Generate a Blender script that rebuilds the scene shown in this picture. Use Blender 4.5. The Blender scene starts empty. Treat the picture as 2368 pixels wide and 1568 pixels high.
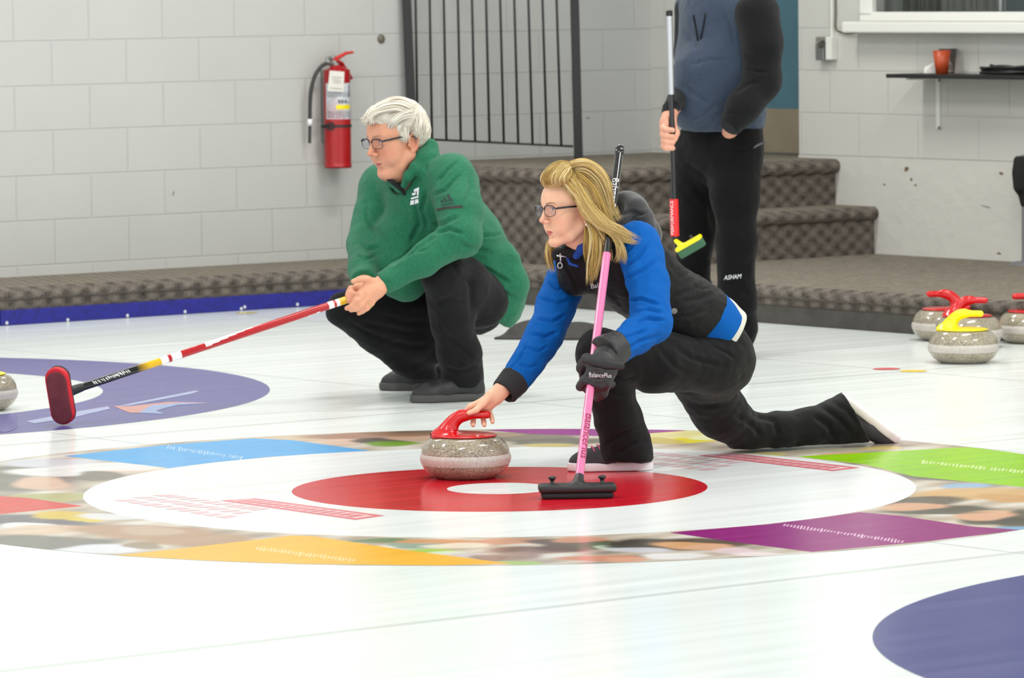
import bpy, bmesh, math, random
import numpy as np
from mathutils import Vector, Matrix
random.seed(7); RNG = np.random.default_rng(11)
scene = bpy.context.scene
COL = scene.collection
IMW, IMH = 2368, 1568
# ------------------------------------------------------------------ camera (solved from the painted rings and the block courses)
FPX, CAM_H, CAM_D, PITCH, ROLL, CAM_X = 11010.4, 1.5034, 13.9098, 0.076302, 0.010478, 0.0408
TH = 0.673146
S = np.array([math.cos(TH), math.sin(TH), 0.0])        # along the sheet of ice, away from the camera to the right
N = np.array([-math.sin(TH), math.cos(TH), 0.0])       # across the sheets, away from the camera to the left
T0, S0 = 7.307, 6.793                                   # side wall plane, end wall plane
CC = np.array([CAM_X, -CAM_D, CAM_H])
_F = np.array([0, math.cos(PITCH), -math.sin(PITCH)]); _R0 = np.array([1.0, 0, 0]); _U0 = np.array([0, math.sin(PITCH), math.cos(PITCH)])
_R = _R0*math.cos(ROLL) - _U0*math.sin(ROLL); _U = _R0*math.sin(ROLL) + _U0*math.cos(ROLL)
def ray(x, y): return _F*FPX + _R*(x-IMW/2) + _U*(IMH/2-y)
def at(x, y, Y):
    d = ray(x, y); return CC + d*((Y-CC[1])/d[1])
def ground(x, y, z=0.0):
    d = ray(x, y); return CC + d*((z-CC[2])/d[2])
def onside(x, y, t=T0):
    d = ray(x, y); return CC + d*((t-N@CC)/(N@d))
def onend(x, y, s=S0):
    d = ray(x, y); return CC + d*((s-S@CC)/(S@d))
def pxm(P): return FPX/((np.asarray(P)-CC)@_F)          # pixels per metre at a point
def project(P):
    d = np.asarray(P)-CC; z = d@_F
    return np.stack([IMW/2+FPX*(d@_R)/z, IMH/2-FPX*(d@_U)/z], -1)
def rm(s, t, z): return S*s + N*t + np.array([0, 0, z])  # room coordinates to world
cam_d = bpy.data.cameras.new('camera'); cam = bpy.data.objects.new('camera', cam_d); COL.objects.link(cam)
cam_d.sensor_width = 36; cam_d.lens = 36*FPX/IMW; cam_d.clip_end = 200; cam_d.clip_start = 0.5
M3 = Matrix([[_R[i], _U[i], -_F[i]] for i in range(3)])
cam.matrix_world = Matrix.Translation(Vector(CC)) @ M3.to_4x4()
cam_d.dof.use_dof = True; cam_d.dof.focus_distance = 14.25; cam_d.dof.aperture_fstop = 9.0
scene.camera = cam
vs = scene.view_settings; vs.view_transform = 'Standard'; vs.look = 'None'; vs.gamma = 1; vs.use_curve_mapping = False
vs.exposure = 0.80
# ------------------------------------------------------------------ colour and materials
def lin(r, g, b):
    f = lambda c: (c/255/12.92) if c/255 <= .04045 else ((c/255+.055)/1.055)**2.4
    return (f(r), f(g), f(b), 1)
def mat(name, col, rough=.6, metal=0, spec=.5, bump=None, var=None, trans=0, coat=0, ior=None, sheen=0):
    """Principled; bump=(scale, strength, detail), var=(scale, amount) value noise on the colour."""
    m = bpy.data.materials.new(name); m.use_nodes = True; nt = m.node_tree; b = nt.nodes['Principled BSDF']
    c = lin(*col) if max(col) > 1.0001 else (*col, 1)
    b.inputs['Base Color'].default_value = c; b.inputs['Roughness'].default_value = rough
    b.inputs['Metallic'].default_value = metal; b.inputs['Specular IOR Level'].default_value = spec
    b.inputs['Transmission Weight'].default_value = trans; b.inputs['Coat Weight'].default_value = coat
    b.inputs['Coat Roughness'].default_value = .05
    if sheen: b.inputs['Sheen Weight'].default_value = sheen; b.inputs['Sheen Roughness'].default_value = .5
    if ior: b.inputs['IOR'].default_value = ior
    if bump or var:
        tc = nt.nodes.new('ShaderNodeTexCoord')
    if bump:
        n = nt.nodes.new('ShaderNodeTexNoise'); n.inputs['Scale'].default_value = bump[0]; n.inputs['Detail'].default_value = bump[2] if len(bump) > 2 else 3
        nt.links.new(tc.outputs['Object'], n.inputs['Vector'])
        bp = nt.nodes.new('ShaderNodeBump'); bp.inputs['Strength'].default_value = bump[1]; bp.inputs['Distance'].default_value = .01
        nt.links.new(n.outputs['Fac'], bp.inputs['Height']); nt.links.new(bp.outputs['Normal'], b.inputs['Normal'])
    if var:
        n2 = nt.nodes.new('ShaderNodeTexNoise'); n2.inputs['Scale'].default_value = var[0]; n2.inputs['Detail'].default_value = 4
        nt.links.new(tc.outputs['Object'], n2.inputs['Vector'])
        mx = nt.nodes.new('ShaderNodeMix'); mx.data_type = 'RGBA'
        k = var[1]
        mx.inputs[6].default_value = tuple(max(0, x*(1-k)) for x in c[:3])+(1,); mx.inputs[7].default_value = tuple(min(1, x*(1+k)) for x in c[:3])+(1,)
        rp = nt.nodes.new('ShaderNodeMapRange'); rp.inputs[1].default_value = .3; rp.inputs[2].default_value = .7
        nt.links.new(n2.outputs['Fac'], rp.inputs[0]); nt.links.new(rp.outputs[0], mx.inputs[0]); nt.links.new(mx.outputs[2], b.inputs['Base Color'])
    return m
def vmat(name, rough=.6, spec=.5, bump=None, sss=0, aniso=0, sheen=0):
    """Principled whose base colour is the mesh's own colour attribute."""
    m = mat(name, (.5, .5, .5), rough, spec=spec, bump=bump, sheen=sheen); nt = m.node_tree; b = nt.nodes['Principled BSDF']
    a = nt.nodes.new('ShaderNodeVertexColor'); a.layer_name = 'Col'; nt.links.new(a.outputs['Color'], b.inputs['Base Color'])
    if sss:
        b.inputs['Subsurface Weight'].default_value = sss; b.inputs['Subsurface Radius'].default_value = (.012, .005, .003); b.inputs['Subsurface Scale'].default_value = .6
    return m
# ------------------------------------------------------------------ object helpers
def tag(o, label=None, cat=None, group=None, kind=None):
    if label: o['label'] = label
    if cat: o['category'] = cat
    if group: o['group'] = group
    if kind: o['kind'] = kind
    return o
def link(name, me, m=None, parent=None, smooth=None):
    o = bpy.data.objects.new(name, me); COL.objects.link(o)
    if m is not None:
        for x in (m if isinstance(m, (list, tuple)) else [m]): me.materials.append(x)
    if smooth is not None: me.polygons.foreach_set('use_smooth', [smooth]*len(me.polygons))
    if parent is not None:
        o.parent = parent; o.matrix_parent_inverse = Matrix.Identity(4)
    return o
def thing(name, label, cat, loc=(0, 0, 0), rotz=0, group=None):
    o = bpy.data.objects.new(name, None); COL.objects.link(o); o.location = loc; o.rotation_euler = (0, 0, rotz); o.empty_display_size = .05
    return tag(o, label, cat, group)
class MB:
    """collects verts and faces into one mesh"""
    def __init__(s): s.v = []; s.f = []; s.m = []
    def add(s, v, f, mi=0):
        o = len(s.v); s.v += [tuple(map(float, p)) for p in v]; s.f += [tuple(i+o for i in q) for q in f]; s.m += [mi]*len(f)
    def box(s, a, b, mi=0, X=(1, 0, 0), Y=(0, 1, 0), Z=(0, 0, 1), O=(0, 0, 0)):
        X, Y, Z, O = map(np.array, (X, Y, Z, O))
        vs = [O+X*x+Y*y+Z*z for z in (a[2], b[2]) for y in (a[1], b[1]) for x in (a[0], b[0])]
        s.add(vs, [(0, 2, 3, 1), (4, 5, 7, 6), (0, 1, 5, 4), (2, 6, 7, 3), (0, 4, 6, 2), (1, 3, 7, 5)], mi)
    def rbox(s, a, b, mi=0): s.box(a, b, mi, S, N)                       # box in room axes
    def tube(s, pts, r, n=10, mi=0, cap=True):
        pts = [np.asarray(p, float) for p in pts]; m = len(pts)
        rs = [r]*m if np.isscalar(r) else list(r)
        rings = []; up = np.array([0.123, .271, .95])
        for i, p in enumerate(pts):
            t = pts[min(i+1, m-1)]-pts[max(i-1, 0)]; t = t/(np.linalg.norm(t)+1e-12)
            u = np.cross(up, t)
            if np.linalg.norm(u) < 1e-3: u = np.cross([1, 0, 0], t)
            u /= np.linalg.norm(u); w = np.cross(t, u); up = w
            rings.append([p+rs[i]*(math.cos(2*math.pi*k/n)*u+math.sin(2*math.pi*k/n)*w) for k in range(n)])
        vs = [q for R in rings for q in R]; fs = []
        for i in range(m-1):
            for k in range(n):
                k2 = (k+1) % n; fs.append((i*n+k, i*n+k2, (i+1)*n+k2, (i+1)*n+k))
        if cap: fs += [tuple(range(n-1, -1, -1)), tuple((m-1)*n+k for k in range(n))]
        s.add(vs, fs, mi)
    def lathe(s, prof, n=48, mi=0, O=(0, 0, 0), A=(0, 0, 1), cap=True):
        """profile of (radius, height) turned round axis A through O"""
        A = np.array(A, float); A /= np.linalg.norm(A); u = np.cross(A, [0.0, 1, 0]) if abs(A[1]) < .9 else np.cross(A, [1.0, 0, 0])
        u /= np.linalg.norm(u); w = np.cross(A, u); O = np.array(O, float); vs = []; fs = []
        for r, h in prof:
            for k in range(n):
                a = 2*math.pi*k/n; vs.append(O+A*h+r*(math.cos(a)*u+math.sin(a)*w))
        for i in range(len(prof)-1):
            for k in range(n):
                k2 = (k+1) % n; fs.append((i*n+k, i*n+k2, (i+1)*n+k2, (i+1)*n+k))
        if cap: fs += [tuple(range(n-1, -1, -1)), tuple((len(prof)-1)*n+k for k in range(n))]
        s.add(vs, fs, mi)
    def poly(s, pts, thick=None, d=(0, 0, 1), mi=0):
        pts = [np.asarray(p, float) for p in pts]; n = len(pts)
        if thick is None: s.add(pts, [tuple(range(n))], mi); return
        d = np.array(d, float)*thick
        s.add(pts+[p+d for p in pts], [tuple(range(n-1, -1, -1)), tuple(range(n, 2*n))]+[(i, (i+1) % n, n+(i+1) % n, n+i) for i in range(n)], mi)
    def build(s, name, m, parent=None, smooth=False, bevel=0, origin=None, auto=False):
        me = bpy.data.meshes.new(name); v = s.v
        if origin is not None: v = [tuple(np.array(p)-np.array(origin)) for p in v]
        me.from_pydata(v, [], s.f); me.update()
        o = link(name, me, m, parent)
        if len(set(s.m)) > 1: me.polygons.foreach_set('material_index', s.m)
        bm = bmesh.new(); bm.from_mesh(me); bmesh.ops.recalc_face_normals(bm, faces=bm.faces[:]); bm.to_mesh(me); bm.free()
        me.polygons.foreach_set('use_smooth', [smooth]*len(me.polygons))
        if bevel:
            b = o.modifiers.new('bevel', 'BEVEL'); b.width = bevel; b.segments = 2; b.limit_method = 'ANGLE'
        if auto:
            me.set_sharp_from_angle(angle=math.radians(40))
        if origin is not None and parent is None: o.location = origin
        return o
def text_verts(txt, size=1.0, ext=0.0):
    cu = bpy.data.curves.new('t', 'FONT'); cu.body = txt; cu.size = size; cu.extrude = ext; cu.resolution_u = 3; cu.align_x = 'CENTER'; cu.align_y = 'CENTER'
    o = bpy.data.objects.new('t', cu); COL.objects.link(o)
    me = bpy.data.meshes.new_from_object(o.evaluated_get(bpy.context.evaluated_depsgraph_get()))
    bm = bmesh.new(); bm.from_mesh(me); bmesh.ops.triangulate(bm, faces=bm.faces[:])
    for _ in range(5):
        lg = [e for e in bm.edges if e.calc_length() > size*.11]
        if not lg: break
        bmesh.ops.subdivide_edges(bm, edges=lg, cuts=1); bmesh.ops.triangulate(bm, faces=bm.faces[:])
    bm.to_mesh(me); bm.free()
    v = np.array([p.co[:] for p in me.vertices]).reshape(-1, 3); f = [tuple(p.vertices) for p in me.polygons]
    bpy.data.objects.remove(o); bpy.data.curves.remove(cu); bpy.data.meshes.remove(me)
    return v, f
def rowmat(loc, X, Y, Z):
    m = Matrix.Identity(4)
    for i in range(3): m[i][0] = X[i]; m[i][1] = Y[i]; m[i][2] = Z[i]; m[i][3] = loc[i]
    return m
def copy_tree(o, parent=None):
    c = o.copy(); COL.objects.link(c)
    if parent is not None: c.parent = parent
    for ch in list(o.children): copy_tree(ch, c)
    return c
# ================================================================== setting
def block_wall_mat(name, z0, col, axis, shift=0.0):
    m = mat(name, col, .55, spec=.35); nt = m.node_tree; b = nt.nodes['Principled BSDF']
    geo = nt.nodes.new('ShaderNodeNewGeometry'); rot = nt.nodes.new('ShaderNodeVectorMath'); rot.operation = 'DOT_PRODUCT'; rot.inputs[1].default_value = axis
    nt.links.new(geo.outputs['Position'], rot.inputs[0]); sep = nt.nodes.new('ShaderNodeSeparateXYZ'); nt.links.new(geo.outputs['Position'], sep.inputs[0])
    sub = nt.nodes.new('ShaderNodeMath'); sub.operation = 'SUBTRACT'; sub.inputs[1].default_value = z0; nt.links.new(sep.outputs['Z'], sub.inputs[0])
    cmb = nt.nodes.new('ShaderNodeCombineXYZ'); ph = nt.nodes.new('ShaderNodeMath'); ph.inputs[1].default_value = shift; nt.links.new(rot.outputs['Value'], ph.inputs[0]); nt.links.new(ph.outputs[0], cmb.inputs[0]); nt.links.new(sub.outputs[0], cmb.inputs[1])
    br = nt.nodes.new('ShaderNodeTexBrick'); br.inputs['Scale'].default_value = 1; br.inputs['Mortar Size'].default_value = .0042; br.inputs['Mortar Smooth'].default_value = .6
    br.inputs['Brick Width'].default_value = .4064; br.inputs['Row Height'].default_value = .2032; br.offset = .5
    nt.links.new(cmb.outputs[0], br.inputs['Vector'])
    no = nt.nodes.new('ShaderNodeTexNoise'); no.inputs['Scale'].default_value = 90; no.inputs['Detail'].default_value = 4; nt.links.new(geo.outputs['Position'], no.inputs['Vector'])
    no2 = nt.nodes.new('ShaderNodeTexNoise'); no2.inputs['Scale'].default_value = 2.2; no2.inputs['Detail'].default_value = 5; nt.links.new(geo.outputs['Position'], no2.inputs['Vector'])
    ad = nt.nodes.new('ShaderNodeMath'); ad.operation = 'MULTIPLY_ADD'; ad.inputs[1].default_value = -1.0
    nt.links.new(br.outputs['Fac'], ad.inputs[0])
    ml = nt.nodes.new('ShaderNodeMath'); ml.operation = 'MULTIPLY'; ml.inputs[1].default_value = .18; nt.links.new(no.outputs['Fac'], ml.inputs[0]); nt.links.new(ml.outputs[0], ad.inputs[2])
    bp = nt.nodes.new('ShaderNodeBump'); bp.inputs['Strength'].default_value = .55; bp.inputs['Distance'].default_value = .006
    nt.links.new(ad.outputs[0], bp.inputs['Height']); nt.links.new(bp.outputs[0], b.inputs['Normal'])
    mx = nt.nodes.new('ShaderNodeMix'); mx.data_type = 'RGBA'; c = lin(*col)
    mx.inputs[6].default_value = tuple(x*.95 for x in c[:3])+(1,); mx.inputs[7].default_value = tuple(min(1, x*1.05) for x in c[:3])+(1,)
    nt.links.new(no2.outputs['Fac'], mx.inputs[0])
    m2 = nt.nodes.new('ShaderNodeMix'); m2.data_type = 'RGBA'; nt.links.new(mx.outputs[2], m2.inputs[6]); m2.inputs[7].default_value = tuple(x*.95 for x in c[:3])+(1,)
    nt.links.new(br.outputs['Fac'], m2.inputs[0]); nt.links.new(m2.outputs[2], b.inputs['Base Color'])
    return m
WALLC = (192, 193, 190)
M_side = block_wall_mat('painted_block_side', .2115-.2032, WALLC, tuple(S), .025); M_end = block_wall_mat('painted_block_end_brightened', .8268-.2032*4, (202, 202, 197), tuple(N), -.10)  # end wall: same paint, colour lightened to offset its weaker lighting
M_plaster = mat('painted_plaster', (206, 205, 198), .6, bump=(14, .5, 6))
M_white = mat('white_gloss_paint', (232, 232, 226), .4)
def carpet_mat(name, kind):
    m = mat(name, (110, 100, 90), .95, spec=.1); nt = m.node_tree; b = nt.nodes['Principled BSDF']; L = nt.links.new
    geo = nt.nodes.new('ShaderNodeNewGeometry')
    def wave(d, sc, dist=0):
        w = nt.nodes.new('ShaderNodeVectorMath'); w.operation = 'DOT_PRODUCT'; w.inputs[1].default_value = tuple(d); L(geo.outputs['Position'], w.inputs[0])
        a = nt.nodes.new('ShaderNodeMath'); a.operation = 'MULTIPLY'; a.inputs[1].default_value = sc; L(w.outputs['Value'], a.inputs[0])
        s_ = nt.nodes.new('ShaderNodeMath'); s_.operation = 'SINE'; L(a.outputs[0], s_.inputs[0]); return s_
    no = nt.nodes.new('ShaderNodeTexNoise'); no.inputs['Scale'].default_value = 130; no.inputs['Detail'].default_value = 3; L(geo.outputs['Position'], no.inputs['Vector'])
    nb = nt.nodes.new('ShaderNodeTexNoise'); nb.inputs['Scale'].default_value = 22; nb.inputs['Detail'].default_value = 4; L(geo.outputs['Position'], nb.inputs['Vector'])
    mul = nt.nodes.new('ShaderNodeMath'); mul.operation = 'MULTIPLY'
    if kind == 'tread':
        a = wave(S*.4-N*.92, 2*math.pi/.07); c = wave(S*.92+N*.4, 2*math.pi/.07); cs = ((78, 73, 67), (164, 155, 141))
    else:
        Zv = np.array([0, 0, 1.0]); a = wave(S+N, 2*math.pi/.10); c = wave(Zv, 2*math.pi/.075); cs = ((60, 55, 52), (142, 133, 124))
    L(a.outputs[0], mul.inputs[0]); L(c.outputs[0], mul.inputs[1])
    s1 = nt.nodes.new('ShaderNodeMath'); s1.operation = 'MULTIPLY_ADD'; s1.inputs[1].default_value = .2 if kind == 'tread' else .26
    L(mul.outputs[0], s1.inputs[0]); L(no.outputs['Fac'], s1.inputs[2])
    s2 = nt.nodes.new('ShaderNodeMath'); s2.operation = 'MULTIPLY_ADD'; s2.inputs[1].default_value = .5; L(nb.outputs['Fac'], s2.inputs[0]); L(s1.outputs[0], s2.inputs[2])
    mr = nt.nodes.new('ShaderNodeMapRange'); mr.inputs[1].default_value = .3; mr.inputs[2].default_value = 1.2; L(s2.outputs[0], mr.inputs[0])
    mx = nt.nodes.new('ShaderNodeMix'); mx.data_type = 'RGBA'; mx.inputs[6].default_value = lin(*cs[0]); mx.inputs[7].default_value = lin(*cs[1])
    L(mr.outputs[0], mx.inputs[0]); L(mx.outputs[2], b.inputs['Base Color'])
    bp = nt.nodes.new('ShaderNodeBump'); bp.inputs['Strength'].default_value = .9; bp.inputs['Distance'].default_value = .008; L(s2.outputs[0], bp.inputs['Height']); L(bp.outputs[0], b.inputs['Normal'])
    return m
M_tread, M_riser = carpet_mat('ribbed_carpet', 'tread'), carpet_mat('waffle_carpet', 'riser')
def ice_mat(name, col, tint=.0):
    """print frozen under clear pebbled ice: diffuse colour under one shared glossy surface"""
    m = mat(name, col, .13, spec=.5, ior=1.31); nt = m.node_tree; b = nt.nodes['Principled BSDF']; L = nt.links.new
    geo = nt.nodes.new('ShaderNodeNewGeometry'); mp = nt.nodes.new('ShaderNodeMapping'); mp.inputs['Rotation'].default_value = (0, 0, -TH); mp.inputs['Scale'].default_value = (1, 1, 1)
    L(geo.outputs['Position'], mp.inputs[0])
    st = nt.nodes.new('ShaderNodeMapping'); st.inputs['Scale'].default_value = (.35, 9, 1); L(mp.outputs[0], st.inputs[0])
    n1 = nt.nodes.new('ShaderNodeTexNoise'); n1.inputs['Scale'].default_value = 1.6; n1.inputs['Detail'].default_value = 6; L(st.outputs[0], n1.inputs['Vector'])
    n2 = nt.nodes.new('ShaderNodeTexNoise'); n2.inputs['Scale'].default_value = 1.1; n2.inputs['Detail'].default_value = 2; L(geo.outputs['Position'], n2.inputs['Vector'])
    mr = nt.nodes.new('ShaderNodeMapRange'); mr.inputs[1].default_value = .3; mr.inputs[2].default_value = .75; mr.inputs[3].default_value = .15; mr.inputs[4].default_value = .22; L(n1.outputs['Fac'], mr.inputs[0]); L(mr.outputs[0], b.inputs['Roughness'])
    mx = nt.nodes.new('ShaderNodeMix'); mx.data_type = 'RGBA'; c = lin(*col)
    mx.inputs[6].default_value = tuple(x*.965 for x in c[:3])+(1,); mx.inputs[7].default_value = tuple(min(.97, x*1.03) for x in c[:3])+(1,)
    L(n1.outputs['Fac'], mx.inputs[0]); L(mx.outputs[2], b.inputs['Base Color'])
    peb = nt.nodes.new('ShaderNodeTexNoise'); peb.inputs['Scale'].default_value = 260; peb.inputs['Detail'].default_value = 1; L(geo.outputs['Position'], peb.inputs['Vector'])
    bp = nt.nodes.new('ShaderNodeBump'); bp.inputs['Strength'].default_value = .06; bp.inputs['Distance'].default_value = .002; L(peb.outputs['Fac'], bp.inputs['Height']); L(bp.outputs[0], b.inputs['Normal'])
    return m
M_ice = ice_mat('white_ice', (236, 242, 240))
_ice = {}
def ICE(col):
    if col not in _ice: _ice[col] = ice_mat('ice_print_%d_%d_%d' % col, col)
    return _ice[col]
b = MB(); b.rbox((-13.5, -10, -.15), (5.6, 6.9, 0)); floor = tag(b.build('floor', M_ice), kind='structure')
LAYER = [0.0001]
def mark(name, pts_list, col, dz=None):
    """flat print in the ice"""
    z = LAYER[0]; LAYER[0] += .000025
    q = MB()
    for pts in pts_list: q.poly([np.array([p[0], p[1], z]) for p in pts])
    return q.build(name, ICE(col), floor)
def ring_pts(c, r0, r1, n=160, a0=0, a1=2*math.pi):
    out = []
    for i in range(n):
        A, B = a0+(a1-a0)*i/n, a0+(a1-a0)*(i+1)/n
        e = lambda a, r: c+r*np.array([math.cos(a), math.sin(a)])
        out.append([e(A, r0), e(A, r1), e(B, r1), e(B, r0)] if r0 > 0 else [c, e(A, r1), e(B, r1)])
    return out
O2 = np.zeros(2); SP = 4.288; N2 = N[:2]; S2 = S[:2]
def mark_ring(name, c, r0, r1, col):
    z = LAYER[0]; LAYER[0] += .000025; n = 192; q = MB(); vs = []; fs = []
    for i in range(n):
        a = 2*math.pi*i/n
        for r in (r0, r1): vs.append((c[0]+r*math.cos(a), c[1]+r*math.sin(a), z))
    for i in range(n):
        j = (i+1) % n; fs.append((2*i, 2*i+1, 2*j+1, 2*j))
    if r0 == 0: fs = [tuple(2*i+1 for i in range(n))]
    q.add(vs, fs); return q.build(name, ICE(col), floor)
def line2(name, a, c, w, col):
    a, c = np.array(a), np.array(c); d = (c-a)/np.linalg.norm(c-a); n = np.array([-d[1], d[0]])*w/2
    return mark(name, [[a-n, c-n, c+n, a+n]], col)
# sheet lines first so the houses lie over them
for t in (-SP*1.5, -SP/2, SP/2):
    line2('divider_line', S2*-13+N2*t, S2*4.9+N2*t, .035, (214, 220, 217))
for t in (-SP, 0, SP):
    line2('centre_line', S2*-13+N2*t, S2*4.4+N2*t, .008, (206, 211, 213))
line2('tee_line', N2*-9, N2*6.6, .008, (200, 205, 208)); line2('back_line', S2*1.83+N2*-9, S2*1.83+N2*6.6, .008, (200, 205, 208)); line2('hack_line', S2*3.66+N2*-9, S2*3.66+N2*6.6, .008, (196, 200, 202))
for t, blue in ((SP, (88, 84, 158)), (-SP, (78, 80, 140))):
    mark_ring('house_ring', N2*t, 1.219, 1.829, blue); mark_ring('house_ring', N2*t, .3, .61, (190, 30, 50))
# the near house: outer ring is a collage of photographs and coloured panels
def gp(pts): return [ground(x, y)[:2] for x, y in pts]
def blob(x, y, rx, ry, n=22, rot=0, wob=.12, seed=0):
    r = np.random.default_rng(seed+int(x*7+y)); out = []; ph = r.uniform(0, 6.28, 3)
    for i in range(n):
        a = 2*math.pi*i/n; k = 1+wob*(math.sin(2*a+ph[0])+.7*math.sin(3*a+ph[1]))
        u, v = rx*k*math.cos(a), ry*k*math.sin(a); out.append((x+u*math.cos(rot)-v*math.sin(rot), y+u*math.sin(rot)+v*math.cos(rot)))
    return out
def clip_ring(pts, r0=1.222, r1=1.826):
    out = []
    n = len(pts)
    for i in range(n):
        for k in range(4):
            p = np.array(pts[i])*(1-k/4)+np.array(pts[(i+1) % n])*k/4; r = np.linalg.norm(p)
            out.append(p*(min(max(r, r0), r1)/r))
    return out
SK, SK2, HAIR, HAIR2, GRY, WHT = (222, 172, 140), (206, 148, 120), (88, 72, 60), (130, 105, 80), (112, 112, 104), (236, 238, 238)
COLLAGE = [  # photographic patches: centre, radii, colour (picture pixels on the ice)
 (60,1105,150,28,GRY),(95,1118,75,13,(226,190,166)),(130,1090,120,10,(240,240,240)),(120,1150,110,9,(176,176,110)),(230,1100,60,10,(120,112,100)),
 (110,1070,110,9,(214,216,226)),(300,1083,95,8,(232,200,180)),(250,1080,110,10,(238,238,240)),(60,1205,190,14,(92,92,104)),(150,1192,90,8,(220,192,60)),(60,1215,60,7,(238,238,240)),(200,1202,40,5,(226,200,60)),
 (260,1195,80,7,(226,226,230)),(110,1225,120,10,(222,196,170)),(330,1230,170,15,(180,142,112)),(110,1255,160,16,GRY),(350,1228,70,10,(196,170,150)),(470,1250,160,13,(176,140,108)),(230,1270,110,9,(226,228,236)),(330,1262,50,7,(150,128,106)),
 (700,1012,140,7,(214,190,160)),(850,1008,150,8,(170,130,110)),(960,1003,110,6,(150,112,90)),(780,1022,70,6,(224,196,176)),(880,1020,70,6,(80,70,66)),(905,1026,70,5,(118,160,40)),(960,1014,60,6,(196,160,136)),(1000,998,90,5,(120,100,84)),
 (1200,1012,170,9,(128,116,104)),(1290,1022,120,8,(110,104,96)),(1120,1006,100,6,(172,146,124)),(1270,1030,70,4,(206,190,120)),
 (1560,1010,110,12,(226,216,150)),(1600,1018,60,6,(226,212,40)),(1530,1020,50,7,(200,180,90)),(1640,1012,50,5,(232,232,190)),(1760,1050,60,5,(206,196,120)),(1900,1040,110,7,(180,176,150)),(1990,1030,120,6,(150,140,124)),(2080,1022,120,5,(190,170,160)),(1950,1050,60,4,(210,168,140)),(2040,1036,50,4,(206,186,110)),
 (2180,1100,110,12,(110,108,100)),(2230,1125,60,7,(150,186,220)),(2260,1142,150,14,(216,176,120)),(2330,1152,70,9,(206,160,104)),(2120,1160,110,12,(88,84,74)),(2180,1180,120,11,(70,70,60)),(2110,1172,80,8,SK),(2310,1190,80,10,(222,180,140)),(2360,1200,60,18,(80,76,66)),(2290,1200,90,12,(72,66,56)),(2275,1194,70,9,SK),(2350,1222,50,5,(120,170,206)),
 (1180,1252,100,7,SK2),(1330,1256,120,9,HAIR),(1340,1248,70,6,SK2),(1240,1272,110,9,(132,96,84)),(1190,1286,70,8,(170,140,128)),(1290,1268,60,6,(96,76,66)),(1380,1262,60,7,(90,110,80)),(1420,1266,40,6,(206,226,206)),(1500,1258,110,10,(58,50,40)),(1620,1258,130,12,(84,62,46)),(1600,1262,90,8,(222,170,120)),(1640,1266,70,6,SK),(1480,1272,70,6,(206,206,214)),(1390,1291,90,7,(210,140,110)),(1450,1294,60,5,(226,170,140)),(1200,1302,60,4,(176,206,120)),
 (880,1250,70,5,(96,130,90)),(960,1262,70,6,(150,166,150)),(1000,1275,60,6,(170,206,60)),(1040,1280,50,5,(216,226,206)),(1090,1285,60,6,(206,196,196)),(1130,1290,50,6,(150,120,110)),(1010,1252,90,5,(216,150,100)),(1060,1262,80,6,(236,226,206)),(1700,1274,60,6,(230,206,210)),(1760,1282,60,5,(240,224,226)),(1560,1286,90,6,(240,236,236)),
]
def collage():
    na, nr = 1500, 46; z = LAYER[0]; LAYER[0] += .000025
    A, R_ = np.meshgrid(np.linspace(0, 2*math.pi, na, endpoint=False), np.linspace(1.219, 1.829, nr), indexing='ij')
    P = np.stack([R_*np.cos(A), R_*np.sin(A), np.full_like(A, z)], -1).reshape(-1, 3); q = project(P)
    C = np.zeros((len(P), 3)); base = np.array(lin(200, 186, 168)[:3]); alt = np.array(lin(150, 140, 128)[:3]); wht = np.array(lin(236, 236, 232)[:3])
    n1 = np.sin(q[:, 0]*.021+np.sin(q[:, 1]*.13)*1.3)+np.sin(q[:, 0]*.047+q[:, 1]*.31+1.2)+np.sin(q[:, 0]*.011-q[:, 1]*.22)
    k = np.clip(n1/3, -1, 1)[:, None]; C[:] = base+np.maximum(k, 0)*(wht-base)*.8+np.maximum(-k, 0)*(alt-base)
    for x, y, rx, ry, c in COLLAGE:
        r = np.random.default_rng(int(x*7+y)); ph = r.uniform(0, 6.28, 3); u = (q[:, 0]-x)/rx; v = (q[:, 1]-y)/(ry*1.1); a = np.arctan2(v, u)
        d = np.hypot(u, v)/(1+.14*(np.sin(2*a+ph[0])+.7*np.sin(3*a+ph[1])))
        w_ = np.clip((1.18-d)/.42, 0, 1)[:, None]; w_ = w_*w_*(3-2*w_); C = C*(1-w_*.92)+np.array(lin(*c)[:3])*w_*.92
    fs = []
    for i in range(na):
        j = (i+1) % na
        for k_ in range(nr-1): fs.append((i*nr+k_, i*nr+k_+1, j*nr+k_+1, j*nr+k_))
    me = bpy.data.meshes.new('collage_ring'); me.from_pydata(P.tolist(), [], fs); me.update()
    at_ = me.color_attributes.new('Col', 'FLOAT_COLOR', 'POINT'); at_.data.foreach_set('color', np.concatenate([C, np.ones((len(C), 1))], 1).ravel())
    m = ice_mat('ice_photo_print', (200, 190, 170)); nt = m.node_tree; vc = nt.nodes.new('ShaderNodeVertexColor'); vc.layer_name = 'Col'
    nt.links.new(vc.outputs['Color'], nt.nodes['Principled BSDF'].inputs['Base Color']); return link('collage_ring', me, m, floor)
mark_ring('white_ring', O2, 0, 1.2195, (238, 241, 242))
collage()
mark_ring('house_ring', O2, .155, .61, (206, 20, 40))
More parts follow.
